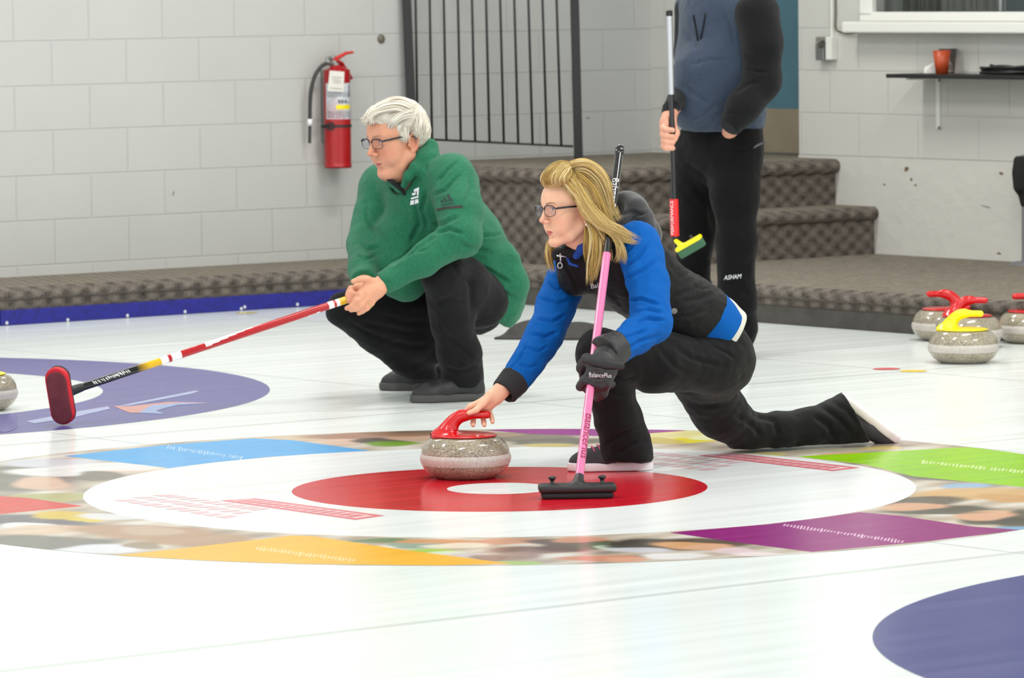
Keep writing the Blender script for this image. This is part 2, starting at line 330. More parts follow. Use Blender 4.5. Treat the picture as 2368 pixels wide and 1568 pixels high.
PANELS = [((66, 168, 234), [(147,1055),(375,1030),(583,1014),(674,1018),(857,1043),(608,1058),(405,1084)]),
 ((250, 182, 24), [(243,1288),(480,1262),(674,1239),(730,1241),(912,1269),(1181,1304),(1014,1308),(608,1304)]),
 ((216, 60, 50), [(-120,1140),(66,1152),(193,1171),(0,1189),(-120,1200)]),
 ((146, 18, 120), [(1548,1232),(1776,1213),(1989,1185),(2080,1193),(2247,1218),(2364,1226),(2156,1251),(1878,1277),(1700,1254)]),
 ((150, 208, 18), [(1842,1056),(2080,1043),(2258,1033),(2480,1054),(2560,1120),(2368,1127),(2111,1102),(1999,1074)]),
 ((150, 40, 140), [(1120,995),(1200,992),(1390,990),(1590,996),(1480,1004),(1390,1009),(1230,1004)])]
for c, p in PANELS: mark('printed_panel', [clip_ring(gp(p))], c)
def strokes(x0, y0, x1, y1, n, h, col, seed):
    """illegible white script: a run of short slanted pen strokes along a line"""
    r = np.random.default_rng(seed); out = []; n = int(n*2.3); sp = (x1-x0)/n
    for i in range(n):
        if r.random() < .06: continue
        x, y = x0+(x1-x0)*i/n, y0+(y1-y0)*i/n; hh = h*r.choice([.45, .6, .95]); b_ = h*r.choice([.2, .3, .0]); w = sp*r.uniform(.45, .7); sl = h*.5
        out.append(gp([(x, y+hh*.5+b_), (x+w, y+hh*.5+b_), (x+w+sl, y-hh*.5), (x+sl, y-hh*.5)]))
    return mark('panel_script', out, col)
strokes(385, 1034, 560, 1060, 12, 8, (176, 214, 244), 1); strokes(590, 1268, 830, 1298, 13, 8, (252, 220, 150), 2)
strokes(1810, 1214, 2090, 1254, 16, 7, (222, 180, 212), 3); strokes(2130, 1068, 2368, 1092, 12, 7, (216, 236, 160), 4)
def sponsor(pts, seed):
    a, b_, c, d = [np.array(p, float) for p in pts]
    mark('sponsor_bar', [gp(pts)], (226, 120, 132)); qq = lambda u, v: (a+(b_-a)*u)*(1-v)+(d+(c-d)*u)*v; mark('sponsor_field', [gp([qq(.02, .2), qq(.96, .2), qq(.96, .8), qq(.02, .8)])], (240, 204, 208)); r = np.random.default_rng(seed); out = []
    for i in range(13):
        u0 = .05+i*.068; u1 = u0+.05
        q = lambda u, v: (a+(b_-a)*u)*(1-v)+(d+(c-d)*u)*v
        out.append(gp([q(u0, .3), q(u1, .3), q(u1, .75), q(u0, .75)]))
    mark('sponsor_script', out, (222, 120, 130))
    out = []
    for row in range(3):
        for i in range(9):
            u0 = -.32+i*.085+row*.06; q = lambda u, v: (a+(b_-a)*u)*(1-v)+(d+(c-d)*u)*v
            v0 = 1.15+row*.75
            out.append(gp([q(u0, v0), q(u0+r.uniform(.03, .07), v0), q(u0+r.uniform(.03, .07), v0+.5), q(u0, v0+.5)]))
    mark('sponsor_script', out, (238, 196, 202))
sponsor([(590,1153),(890,1193),(822,1203),(508,1158)], 5); sponsor([(1690,1048),(1990,1082),(1925,1090),(1612,1054)], 6)
# swoosh on the far blue ring, then a painted reflection of the stone
mark('ring_emblem_and_reflection', [gp([(270,940),(450,904),(462,905),(440,912),(300,938)])], (178, 186, 224))
mark('ring_emblem_and_reflection', [gp([(180,938),(300,940),(390,930),(452,931),(480,932),(400,938),(345,956),(300,955),(262,940)])], (214, 150, 140))
mark('ring_emblem_and_reflection', [gp([(320,955),(350,938),(420,932),(490,933),(410,937),(360,950),(380,958)])], (150, 172, 220))
mark('ring_emblem_and_reflection', [gp([(60,975),(180,952),(250,940),(255,946),(170,966),(80,980)])], (170, 178, 220))
mark('ring_emblem_and_reflection', [gp(blob(15, 985, 26, 14)), ], (80, 76, 156))  # dark reflection of the cut-off stone, painted as a blue patch
for (x, y), c in (((2050, 853.5), (226, 60, 80)), ((2112, 858.5), (250, 214, 10)), ((570, 724), (238, 220, 60))):
    p = ground(x, y)[:2]; mark_ring('hack_spot', p, 0, .052 if c[2] != 60 else .05, c)
# ------------------------------------------------------------------ carpeted platform round the ice, steps and landing
PZ, LZ, S1Z = .165, .61, .39
PT, PS, LT, LS, ST, SS = 6.69, 4.95, 5.95, 5.19, 5.68, 5.55
M_bump_b = mat('blue_bumper', (26, 28, 128), .5, var=(40, .25)); M_bump_d = mat('dark_bumper', (70, 66, 62), .7, var=(12, .25)); M_dot = mat('bolt_heads', (205, 208, 214), .4)
def carpet_block(name, pts, z0, z1, parent=None, nose=.03, ns=None):
    """closed polygon block: tread carpet on top, waffle carpet on the sides, a rounded overhanging nosing along the listed edges"""
    q = MB(); n = len(pts)
    q.add([rm(*p, z1) for p in pts], [tuple(range(n))], 0)
    q.add([rm(*p, z0) for p in pts]+[rm(*p, z1) for p in pts], [(i, (i+1) % n, n+(i+1) % n, n+i) for i in range(n)], 1)
    for i in (ns or []):
        a, c = np.array(pts[i]), np.array(pts[(i+1) % n]); q.tube([rm(*a, z1-nose), rm(*c, z1-nose)], nose, 14, 1)
    return q.build(name, [M_tread, M_riser], parent, smooth=False)
plat = carpet_block('floor_platform', [(-6, PT), (PS, PT), (PS, -4), (S0+.2, -4), (S0+.2, T0+.15), (-6, T0+.15)], .06, PZ, None, .028, [0, 1]); tag(plat, kind='structure')
q = MB(); q.rbox((2.53, PT-.012, 0.0), (PS+.01, PT+.01, .068)); bump = q.build('baseboard_blue', M_bump_b, bevel=.004); tag(bump, kind='structure')
q = MB(); q.rbox((-6, PT-.012, 0.0), (2.515, PT+.01, .068)); bump2 = q.build('baseboard_grey', mat('grey_bumper', (176, 178, 186), .5), bevel=.004); tag(bump2, kind='structure')
q = MB(); q.rbox((PS-.012, -4, 0.0), (PS+.01, PT-.013, .078)); bump3 = q.build('baseboard_dark', M_bump_d, bevel=.004); tag(bump3, kind='structure')
for x, y in ((16,747),(157,740),(295,730),(428,721),(558,714),(566,710),(688,704)):
    p = onside(x, y, PT-.0135); q = MB(); q.lathe([(.0, .003), (.006, .003), (.008, 0)], 12, 0, p, -N); q.build('bolt_head', M_dot, bump)
stairs = thing('stairs', 'brown waffle carpeted steps climbing to the landing in the room corner', 'stairs', rm(5.9, 6.2, PZ)); stairs['kind'] = 'structure'
def local(o, parent): o.matrix_parent_inverse = parent.matrix_world.inverted() if False else Matrix.Translation(-Vector(parent.location)); return o
def in_room(o, parent):
    """world-built mesh under a moved Empty"""
    o.parent = parent; o.matrix_parent_inverse = Matrix.Rotation(-parent.rotation_euler.z, 4, 'Z') @ Matrix.Translation(-Vector(parent.location)); return o
in_room(carpet_block('landing', [(LS, LT), (S0, LT), (S0, T0), (LS, T0)], PZ, LZ, None, .035, [0, 3]), stairs)
in_room(carpet_block('step', [(SS, ST), (S0, ST), (S0, LT), (SS, LT)], PZ, S1Z, None, .032, [0, 3]), stairs)
# ------------------------------------------------------------------ walls
WH = 3.9
q = MB(); q.rbox((-12, T0, -.15), (S0+2.2, T0+.2, WH)); wall_side = tag(q.build('wall_left', M_side), kind='structure')
DT0, DT1, DZ = 6.213, 7.12, 2.75            # doorway in the end wall
WT0, WT1, WZ0, WZ1 = 5.665, 3.55, 1.312, 2.5  # window opening
def end_piece(q, t0, t1, z0, z1, s0=S0, d=.2, mi=0): q.rbox((s0, min(t0, t1), z0), (s0+d, max(t0, t1), z1), mi)
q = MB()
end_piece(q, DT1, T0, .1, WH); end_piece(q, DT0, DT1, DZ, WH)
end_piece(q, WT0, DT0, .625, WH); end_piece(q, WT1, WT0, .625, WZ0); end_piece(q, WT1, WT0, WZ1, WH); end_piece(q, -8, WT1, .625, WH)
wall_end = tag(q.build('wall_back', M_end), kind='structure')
q = MB(); end_piece(q, -8, DT0, -.15, .624, S0-.004, .204); tag(q.build('wall_base', M_plaster), kind='structure')
q = MB(); end_piece(q, DT0, T0, LZ-.2, LZ, S0, 1.4); tag(q.build('floor_doorway', M_tread), kind='structure')
M_teal = mat('teal_door_paint', (72, 110, 124), .5, var=(3, .1)); M_tan = mat('tan_kick_plate', (136, 126, 106), .55, var=(6, .12))
q = MB(); zk = onend(1800, 251, S0+.17)[2]
end_piece(q, DT0, DT1, LZ+.01, DZ, S0+.16, .04); d1 = tag(q.build('door_1', M_teal), kind='structure')
q = MB(); end_piece(q, DT0+.002, DT1-.002, LZ+.012, zk, S0+.15, .012); q.build('kick_plate', M_tan, d1)
# window
win = thing('window_1', None, None, rm(S0, WT0, WZ0)); win['kind'] = 'structure'
q = MB(); f = .085
q.rbox((S0-.03, WT0, WZ0-.02), (S0+.14, WT0+f, WZ1+f)); q.rbox((S0-.03, WT1-f, WZ0-.02), (S0+.14, WT1, WZ1+f)); q.rbox((S0-.03, WT1-f, WZ1), (S0+.14, WT0+f, WZ1+f)); q.rbox((S0-.03, WT1, WZ0-.045), (S0+.14, WT0+f, WZ0))
in_room(q.build('window_frame', M_white, bevel=.006), win)
q = MB(); q.rbox((S0-.115, WT1-.2, WZ0-.098), (S0+.02, WT0+.118, WZ0-.045)); in_room(q.build('window_sill', M_white, bevel=.008), win)
q = MB(); q.rbox((S0+.05, WT1, WZ0), (S0+.056, WT0, WZ1)); in_room(q.build('window_pane', mat('window_glass', (235, 240, 240), .02, trans=1, ior=1.45)), win)
q = MB(); tm = onend(2315, 10, S0+.05) @ N; q.rbox((S0+.045, tm-.008, WZ0), (S0+.062, tm+.008, WZ1)); in_room(q.build('muntin', mat('grey_muntin', (150, 156, 156), .5)), win)
q = MB(); nn = 160
cv = []; 
for i in range(nn+1):
    t = WT0+.05-(WT0-4.95)*i/nn; s_ = S0+.2+.018*math.sin(i*.9)+.01*math.sin(i*.37+1); cv.append((s_, t))
q.add([rm(s_, t, WZ0-.1) for s_, t in cv]+[rm(s_, t, WZ1+.2) for s_, t in cv], [(i, i+1, nn+2+i, nn+1+i) for i in range(nn)])
cur = q.build('curtain', mat('grey_curtain', (150, 150, 140), .8), smooth=True); tag(cur, 'grey pleated curtain hanging behind the window glass', 'curtain'); cur.modifiers.new('s', 'SOLIDIFY').thickness = .004
q = MB(); q.rbox((S0+.75, 0, .6), (S0+.8, DT0, WH)); tag(q.build('wall_beyond', mat('blue_room_wall', (92, 110, 118), .7, var=(5, .25))), kind='structure')
q = MB(); q.rbox((-13.5, -10, WH), (S0+1.5, T0+.2, WH+.1)); ceil = tag(q.build('ceiling', mat('ceiling_paint', (225, 225, 220), .8)), kind='structure')
# wall scars
M_scar = mat('bare_patch', (120, 100, 78), .9); M_scar2 = mat('grey_scuff', (150, 146, 138), .9)
def scar(fn, x, y, rx, ry, m, par, off):
    pts = [fn(*p) for p in blob(x, y, rx, ry, 12, .3, .2)]; q = MB(); d = off; q.poly([p+np.array(d) for p in pts]); return q.build('scuff', m, par)
for x, y, rx, ry in ((2096,391,4,7),(2315,401,4,4),(2107,415,3,3),(2117,428,3,2),(2045,427,3,2),(2310,586,4,3)): scar(lambda a, c: onend(a, c, S0-.0055), x, y, rx, ry, M_scar, wall_end, (0, 0, 0))
for x, y, rx, ry in ((401,447,2,7),(1360,273,4,3),(1128,275,3,2),(2280,478,12,1.5)): scar((lambda a, c: onside(a, c, T0-.001)) if x < 1600 else (lambda a, c: onend(a, c, S0-.0055)), x, y, rx, ry, M_scar2, wall_side if x < 1600 else wall_end, (0, 0, 0))
# ================================================================== SDF modelling: smooth unions of simple solids, meshed by surface nets
def _seg(P, a, b):
    ab = b-a; t = np.clip(((P-a)@ab)/(ab@ab+1e-12), 0, 1); return t, np.linalg.norm(P-(a+t[:, None]*ab), axis=1)
class Cone:
    """round cone a->b with radii; n, s: squash by s along n"""
    def __init__(o, a, b, ra, rb, n=None, s=1.0):
        o.a, o.b, o.ra, o.rb = np.asarray(a, float), np.asarray(b, float), ra, rb; o.n = None if n is None else np.asarray(n, float)/np.linalg.norm(n); o.s = s
        m = max(ra, rb)*max(1, 1/s); o.lo = np.minimum(o.a, o.b)-m; o.hi = np.maximum(o.a, o.b)+m
    def __call__(o, P):
        a, b = o.a, o.b
        if o.n is not None:
            c = (a+b)/2; P = P+(o.s-1)*((P-c)@o.n)[:, None]*o.n; a = a+(o.s-1)*((a-c)@o.n)*o.n; b = b+(o.s-1)*((b-c)@o.n)*o.n
        ba = b-a; l2 = ba@ba; rr = o.ra-o.rb; a2 = l2-rr*rr
        if a2 <= 1e-10:
            d = np.linalg.norm(P-(a if o.ra > o.rb else b), axis=1)-max(o.ra, o.rb)
        else:
            il2 = 1/l2; pa = P-a; y = pa@ba; z = y-l2; x = pa*l2-y[:, None]*ba; x2 = (x*x).sum(1); y2 = y*y*l2; z2 = z*z*l2
            k = np.sign(rr)*rr*rr*x2; d = (np.sqrt(x2*a2*il2)+y*rr)*il2-o.ra
            c1 = np.sign(z)*a2*z2 > k; c2 = (~c1) & (np.sign(y)*a2*y2 < k)
            d = np.where(c1, np.sqrt(x2+z2)*il2-o.rb, np.where(c2, np.sqrt(x2+y2)*il2-o.ra, d))
        return d/max(1, o.s)
class Ell:
    """ellipsoid, centre, radii, axes as rows of A"""
    def __init__(o, c, r, A=None):
        o.c, o.r = np.asarray(c, float), np.asarray(r, float); o.A = np.eye(3) if A is None else np.asarray(A, float); m = o.r.max(); o.lo = o.c-m; o.hi = o.c+m
    def __call__(o, P):
        q = (P-o.c)@o.A.T; k0 = np.linalg.norm(q/o.r, axis=1); k1 = np.linalg.norm(q/(o.r**2), axis=1)
        return np.where(k1 > 1e-9, k0*(k0-1)/np.maximum(k1, 1e-9), -o.r.min())
class Box:
    def __init__(o, c, h, rd=0, A=None):
        o.c, o.h, o.rd = np.asarray(c, float), np.asarray(h, float)-rd, rd; o.A = np.eye(3) if A is None else np.asarray(A, float); m = np.linalg.norm(o.h)+rd; o.lo = o.c-m; o.hi = o.c+m
    def __call__(o, P):
        q = np.abs((P-o.c)@o.A.T)-o.h; return np.linalg.norm(np.maximum(q, 0), axis=1)+np.minimum(q.max(1), 0)-o.rd
class Plane:
    """half space on the side n points away from is kept when used with op 'clip'"""
    def __init__(o, p, n, R=None): o.p, o.n = np.asarray(p, float), np.asarray(n, float)/np.linalg.norm(n); o.lo = o.hi = None; o.R = R
    def __call__(o, P):
        d = (P-o.p)@o.n
        if o.R is not None: d = np.where(np.linalg.norm(P-o.p, axis=1) < o.R, d, -1.0)
        return d
class Solid:
    def __init__(o, vox): o.vox = vox; o.ops = []
    def add(o, pr, k=.01): o.ops.append(('u', pr, k)); return o
    def sub(o, pr, k=.005): o.ops.append(('s', pr, k)); return o
    def clip(o, p, n, R=None, k=.002): o.ops.append(('c', Plane(p, n, R), k)); return o
    def chain(o, pts, rad, k=.01, n=None, s=1.0, kj=None):
        for i in range(len(pts)-1): o.add(Cone(pts[i], pts[i+1], rad[i], rad[i+1], n, s), k if i == 0 else (kj if kj is not None else min(k, rad[i]*.6)))
        return o
    def ev(o, P, ops):
        d = np.full(len(P), 1e3)
        for t, pr, k in ops:
            e = pr(P)
            if t == 'u':
                h = np.maximum(k-np.abs(d-e), 0)/k if k > 0 else 0; d = np.minimum(d, e)-h*h*k*.25
            else:
                e = -e if t == 's' else e
                h = np.maximum(k-np.abs(d-e), 0)/k if k > 0 else 0; d = np.maximum(d, e)+h*h*k*.25
        return d
    def mesh(o, warp=None):
        v = o.vox; B = 12; us = [pr for t, pr, k in o.ops if t == 'u']
        lo = np.min([p.lo for p in us], 0)-v*4; hi = np.max([p.hi for p in us], 0)+v*4
        nb = np.ceil((hi-lo)/(v*B)).astype(int); half = v*B*.5*math.sqrt(3)*1.02
        g = np.stack(np.meshgrid(*[np.arange(n) for n in nb], indexing='ij'), -1).reshape(-1, 3)
        cen = lo+(g+.5)*v*B
        D = np.stack([pr(cen) for t, pr, k in o.ops], 1)
        full = o.ev_cached(D)
        near = np.abs(full) < half*1.25+.012
        loc = np.stack(np.meshgrid(*[np.arange(B+1)]*3, indexing='ij'), -1).reshape(-1, 3)
        VK, VP, EA = [], [], []
        ks = np.array([k for t, pr, k in o.ops]); isu = np.array([t == 'u' for t, pr, k in o.ops])
        big = 1 << 20
        key = lambda c: (c[..., 0].astype(np.int64)*big+c[..., 1])*big+c[..., 2]
        corners = np.array([[i, j, k] for i in (0, 1) for j in (0, 1) for k in (0, 1)]); quads = []
        for bi in np.nonzero(near)[0]:
            rel = np.where(isu, D[bi] < half+ks+.03, np.abs(D[bi]) < half+ks+.03)
            rel |= (~isu) & np.array([(t == 'c' and D[bi][i] > 0) or (t == 's' and D[bi][i] < 0) for i, (t, pr, k) in enumerate(o.ops)])
            if not (rel & isu).any(): continue
            ops = [o.ops[i] for i in np.nonzero(rel)[0]]
            P = lo+(g[bi]*B+loc)*v
            F = o.ev(P, ops).reshape(B+1, B+1, B+1)
            if F.min() > 0 or F.max() < 0: continue
            I = F < 0; base = g[bi]*B
            cnt = np.zeros((B, B, B), int)
            for c in corners: cnt += I[c[0]:c[0]+B, c[1]:c[1]+B, c[2]:c[2]+B]
            act = np.argwhere((cnt > 0) & (cnt < 8))
            if len(act) == 0: continue
            acc = np.zeros((len(act), 3)); num = np.zeros(len(act))
            for a in range(8):
                for b_ in range(a+1, 8):
                    ca, cb = corners[a], corners[b_]
                    if np.abs(ca-cb).sum() != 1: continue
                    fa = F[tuple((act+ca).T)]; fb = F[tuple((act+cb).T)]; m = (fa < 0) != (fb < 0)
                    t = fa/np.where(np.abs(fa-fb) < 1e-12, 1, fa-fb); p = ca+t[:, None]*(cb-ca); acc[m] += p[m]; num[m] += 1
            VP.append(lo+(base+act+acc/num[:, None])*v); VK.append(key(base+act+4))
            for ax in range(3):
                sl0 = [slice(0, B)]*3; sl1 = [slice(0, B)]*3; sl1[ax] = slice(1, B+1)
                e = np.argwhere(I[tuple(sl0)] != I[tuple(sl1)])
                if len(e) == 0: continue
                flip = I[tuple(e.T)]; u, w_ = np.eye(3, dtype=int)[(ax+1) % 3], np.eye(3, dtype=int)[(ax+2) % 3]
                G = base+e+4; q = np.stack([key(G-u-w_), key(G-w_), key(G), key(G-u)], 1); q[~flip] = q[~flip][:, ::-1]; quads.append(q)
        VK = np.concatenate(VK); VP = np.concatenate(VP); Q = np.concatenate(quads)
        od = np.argsort(VK); VK, VP = VK[od], VP[od]
        ix = np.searchsorted(VK, Q); ix = np.clip(ix, 0, len(VK)-1); ok = (VK[ix] == Q).all(1)
        return VP, ix[ok]
    def ev_cached(o, D):
        d = np.full(len(D), 1e3)
        for i, (t, pr, k) in enumerate(o.ops):
            e = D[:, i]
            if t == 'u': d = np.minimum(d, e)-k*.0
            else: d = np.maximum(d, -e if t == 's' else e)
        return d
def vnormals(V, Q):
    n = np.cross(V[Q[:, 2]]-V[Q[:, 0]], V[Q[:, 3]]-V[Q[:, 1]]); out = np.zeros_like(V)
    for i in range(4): np.add.at(out, Q[:, i], n)
    return out/(np.linalg.norm(out, axis=1, keepdims=True)+1e-12)
def relax(V, Q, it=2, lam=.5):
    E_ = np.concatenate([Q[:, [0, 1]], Q[:, [1, 2]], Q[:, [2, 3]], Q[:, [3, 0]]]); deg = np.bincount(np.concatenate([E_[:, 0], E_[:, 1]]), minlength=len(V))[:, None]
    for _ in range(it):
        s_ = np.zeros_like(V)
        for c in range(3):
            s_[:, c] = np.bincount(E_[:, 0], V[E_[:, 1], c], len(V))+np.bincount(E_[:, 1], V[E_[:, 0], c], len(V))
        V = V+lam*(s_/np.maximum(deg, 1)-V)
    return V
def mesh_obj(name, V, Q, m, parent=None, col=None, mi=None):
    me = bpy.data.meshes.new(name); nv, nq = len(V), len(Q)
    me.vertices.add(nv); me.vertices.foreach_set('co', np.asarray(V, np.float32).ravel())
    me.loops.add(nq*4); me.loops.foreach_set('vertex_index', np.asarray(Q, np.int32).ravel())
    me.polygons.add(nq); me.polygons.foreach_set('loop_start', np.arange(nq, dtype=np.int32)*4)
    try: me.polygons.foreach_set('loop_total', np.full(nq, 4, np.int32))
    except Exception: pass
    me.update(calc_edges=True); me.validate()
    E_ = np.sort(np.concatenate([Q[:, [0, 1]], Q[:, [1, 2]], Q[:, [2, 3]], Q[:, [3, 0]]]), 1); k_ = E_[:, 0].astype(np.int64)*(nv+1)+E_[:, 1]; u_, c_ = np.unique(k_, return_counts=True)
    if (c_ == 1).any() and col is None or (c_ == 1).sum() in range(1, 400):
        bm = bmesh.new(); bm.from_mesh(me); bmesh.ops.holes_fill(bm, edges=[e for e in bm.edges if e.is_boundary], sides=14); bm.to_mesh(me); bm.free()
    o = link(name, me, m, parent, True)
    if mi is not None: me.polygons.foreach_set('material_index', np.asarray(mi, np.int32))
    if col is not None:
        a = me.color_attributes.new('Col', 'FLOAT_COLOR', 'POINT'); a.data.foreach_set('color', np.concatenate([col, np.ones((len(col), 1))], 1).astype(np.float32).ravel())
    return o
def main_piece(V, Q, frac=.04):
    """drop stray crumbs left by the cuts"""
    lab = np.arange(len(V)); 
    while True:
        m = lab[Q].min(1); new = lab.copy()
        for i in range(4): np.minimum.at(new, Q[:, i], m)
        new = new[new]
        if (new == lab).all(): break
        lab = new
    c = np.bincount(lab, minlength=len(V)); keep = c[lab] >= frac*c.max(); fq = keep[Q[:, 0]]; ix = np.cumsum(keep)-1
    return V[keep], ix[Q[fq]]
def sdf_obj(name, solid, m, parent=None, smooth=1, col=None, disp=None, mi=None):
    V, Q = main_piece(*solid.mesh()); V = relax(V, Q, smooth)
    if disp is not None: V = V+vnormals(V, Q)*disp(V, vnormals(V, Q))[:, None]
    c = col(V) if col else None
    return mesh_obj(name, V, Q, m, parent, c, mi(V[Q].mean(1)) if mi else None)
def noise3(P, f, seed=0):
    """smooth value noise, numpy"""
    X = P*f+seed*17.3+100; I = np.floor(X).astype(np.int64); F = X-I; F = F*F*(3-2*F)
    def h(i, j, k):
        n = (i*73856093) ^ (j*19349663) ^ (k*83492791) ^ (seed*2654435 + 1013); n = (n*1103515245+12345) & 0x7fffffff; n = (n ^ (n >> 13))*1274126177 & 0x7fffffff
        return n/0x7fffffff*2-1
    out = 0
    for a in (0, 1):
        for b_ in (0, 1):
            for c in (0, 1):
                out = out+h(I[:, 0]+a, I[:, 1]+b_, I[:, 2]+c)*(F[:, 0] if a else 1-F[:, 0])*(F[:, 1] if b_ else 1-F[:, 1])*(F[:, 2] if c else 1-F[:, 2])
    return out
# ================================================================== curling stones
def granite(name, c0=(104, 100, 92), c1=(176, 168, 154)):
    m = mat(name, c0, .12, coat=.35); nt = m.node_tree; b = nt.nodes['Principled BSDF']; L = nt.links.new
    tc = nt.nodes.new('ShaderNodeTexCoord'); n = nt.nodes.new('ShaderNodeTexNoise'); n.inputs['Scale'].default_value = 210; n.inputs['Detail'].default_value = 4; L(tc.outputs['Object'], n.inputs['Vector'])
    n2 = nt.nodes.new('ShaderNodeTexNoise'); n2.inputs['Scale'].default_value = 14; n2.inputs['Detail'].default_value = 3; L(tc.outputs['Object'], n2.inputs['Vector'])
    ad = nt.nodes.new('ShaderNodeMath'); ad.operation = 'MULTIPLY_ADD'; ad.inputs[1].default_value = .35; L(n2.outputs['Fac'], ad.inputs[0]); L(n.outputs['Fac'], ad.inputs[2])
    r = nt.nodes.new('ShaderNodeMapRange'); r.inputs[1].default_value = .48; r.inputs[2].default_value = .86; L(ad.outputs[0], r.inputs[0])
    mx = nt.nodes.new('ShaderNodeMix'); mx.data_type = 'RGBA'; mx.inputs[6].default_value = lin(*c0); mx.inputs[7].default_value = lin(*c1); L(r.outputs[0], mx.inputs[0]); L(mx.outputs[2], b.inputs['Base Color'])
    return m
M_gran = granite('polished_granite', (112, 104, 90), (182, 172, 150)); M_band = granite('frosted_granite_band', (176, 168, 160), (206, 200, 192)); M_band.node_tree.nodes['Principled BSDF'].inputs['Roughness'].default_value = .55; M_band.node_tree.nodes['Principled BSDF'].inputs['Coat Weight'].default_value = 0
M_redp = mat('red_plastic', (206, 8, 16), .22, coat=.3); M_yelp = mat('yellow_plastic', (248, 226, 0), .3, coat=.2)
def arc_prof(pts, sub=6):
    """Catmull-Rom through profile points"""
    P = [np.array(p, float) for p in pts]; P = [2*P[0]-P[1]]+P+[2*P[-1]-P[-2]]; out = []
    for i in range(1, len(P)-2):
        for j in range(sub):
            t = j/sub; a, b_, c, d = P[i-1:i+3]
            out.append(tuple(.5*((2*b_)+(c-a)*t+(2*a-5*b_+4*c-d)*t*t+(3*b_-a-3*c+d)*t**3)))
    out.append(tuple(P[-2])); return out
def make_stone(label, hm, loc, rotz):
    t = thing('curling_stone', label, 'curling stone', loc, rotz, 'curling stones on the ice')
    q = MB(); q.lathe(arc_prof([(.0, .004), (.055, .002), (.08, .0), (.101, .008), (.122, .024), (.1335, .044)]), 64); q.lathe(arc_prof([(.1335, .074), (.129, .092), (.117, .110), (.099, .122), (.06, .127), (.0, .127)]), 64)
    q.build('body', M_gran, t, smooth=True)
    q = MB(); q.lathe(arc_prof([(.1335, .044), (.1365, .054), (.1372, .064), (.1335, .074)]), 64, cap=False); q.build('striking_band', M_band, t, smooth=True)
    s_ = Solid(.0022); s_.add(Ell((0, 0, .1275), (.096, .096, .0085)), .001)
    s_.chain([(-.066, 0, .128), (-.05, 0, .152), (-.034, 0, .172), (-.016, 0, .185), (.004, 0, .189), (.066, 0, .188)], [.027, .0185, .0150, .0133, .0126, .0122], .035, kj=.02)
    s_.clip((0, 0, .121), (0, 0, -1))
    h = sdf_obj('handle', s_, hm, t, 2); return t
stone_main = make_stone('red handled curling stone gripped by the crouching blonde woman', M_redp, tuple(ground(1077, 1104)), math.radians(6))
def stone_copy(label, x, y, rz, hm=None):
    c = copy_tree(stone_main); c['label'] = label; c.location = ground(x, y); c.rotation_euler = (0, 0, rz)
    if hm is not None:
        h = [k for k in c.children if k.name.startswith('handle')][0]; h.data = h.data.copy(); h.data.materials[0] = hm
    return c
stone_copy('yellow handled curling stone, first in front of the red ones by the dark edge', 2228, 838, math.radians(-12), M_yelp)
stone_copy('red handled stone behind the yellow one, its grip pointing at the grey bin side wall steps', 2186, 786, math.radians(172))['label'] = 'red handled stone with its grip pointing towards the stairs, touching the dark edge'
stone_copy('red handled stone directly behind the yellow handled one, grip pointing away from the stairs', 2240, 803, math.radians(-6))
stone_copy('red handled stone cut off by the picture edge beyond the yellow one', 2384, 792, math.radians(186))
stone_copy('yellow handled stone on the blue ring, cut off beside the red broom pad', -48, 948, math.radians(30), M_yelp)
# ================================================================== brooms
M_blk = mat('black_rubber', (22, 22, 24), .5); M_blkg = mat('black_gloss', (16, 16, 18), .12, coat=.6); M_pink = mat('pink_gloss', (236, 120, 168), .15, coat=.7); M_felt = mat('black_fabric_pad', (30, 30, 32), .8)
def frame_along(a, b, ref):
    """x along a->b, z as near as possible to ref"""
    x = (b-a)/np.linalg.norm(b-a); y = np.cross(ref, x); y /= np.linalg.norm(y); z = np.cross(x, y); return x, y, z
def shaft_text(name, txt, a, b, r, u0, size, m, parent, flip=False, face=None, off=0.0):
    """lettering wrapped round a shaft a->b, centred at fraction u0, turned to face"""
    x, y, z = frame_along(np.asarray(a), np.asarray(b), np.asarray(face if face is not None else (0, -1, 0), float)); v, f = text_verts(txt, size)
    o = np.asarray(a)+(np.asarray(b)-np.asarray(a))*u0; sg = -1 if flip else 1; P = []
    for p in v:
        ang = sg*p[1]/r+off; P.append(o+x*sg*p[0]+(y*math.sin(ang)+z*math.cos(ang))*(r+.0006))
    q = MB(); q.add(P, f); return q.build(name, m, parent)
M_wht = mat('white_lettering', (232, 232, 236), .4); M_mar = mat('maroon_lettering', (130, 22, 70), .4)
# --- the pink broom the woman holds
pb0 = ground(1335, 1150); pb0[2] = .018; pbN = at(1338.5, 1112, pb0[1]+.02); pbT = at(1433, 347, .52); u_ = (pbT-pbN)
pink = thing('curling_broom', 'pink shafted broom with a black handle, upright in the black glove', 'broom', tuple(ground(1335, 1150)))
kf = .675
def bshaft(par, name, a, b, r, m, n=20, cap=True):
    q = MB(); q.tube([a, b], r, n, 0, cap); return in_room(q.build(name, m, par, smooth=True, auto=True), par)
bshaft(pink, 'shaft', pbN, pbN+u_*kf, .0125, M_pink)
bshaft(pink, 'grip', pbN+u_*kf, pbT, .0122, M_blkg)
q = MB(); x_ = u_/np.linalg.norm(u_); q.lathe([(0, -.018), (.0125, -.018), (.0145, -.012), (.0148, .006), (.011, .013), (0, .015)], 20, 0, pbT, x_); in_room(q.build('end_cap', M_blkg, pink, smooth=True, auto=True), pink)
hd = Solid(.003); hx = np.array([1.0, 0.06, 0]); hx /= np.linalg.norm(hx); hy = np.array([-hx[1], hx[0], 0]); hz = np.array([0, 0, 1.0]); A_ = np.stack([hx, hy, hz]); hc = ground(1335, 1152)+np.array([0, 0, .03])
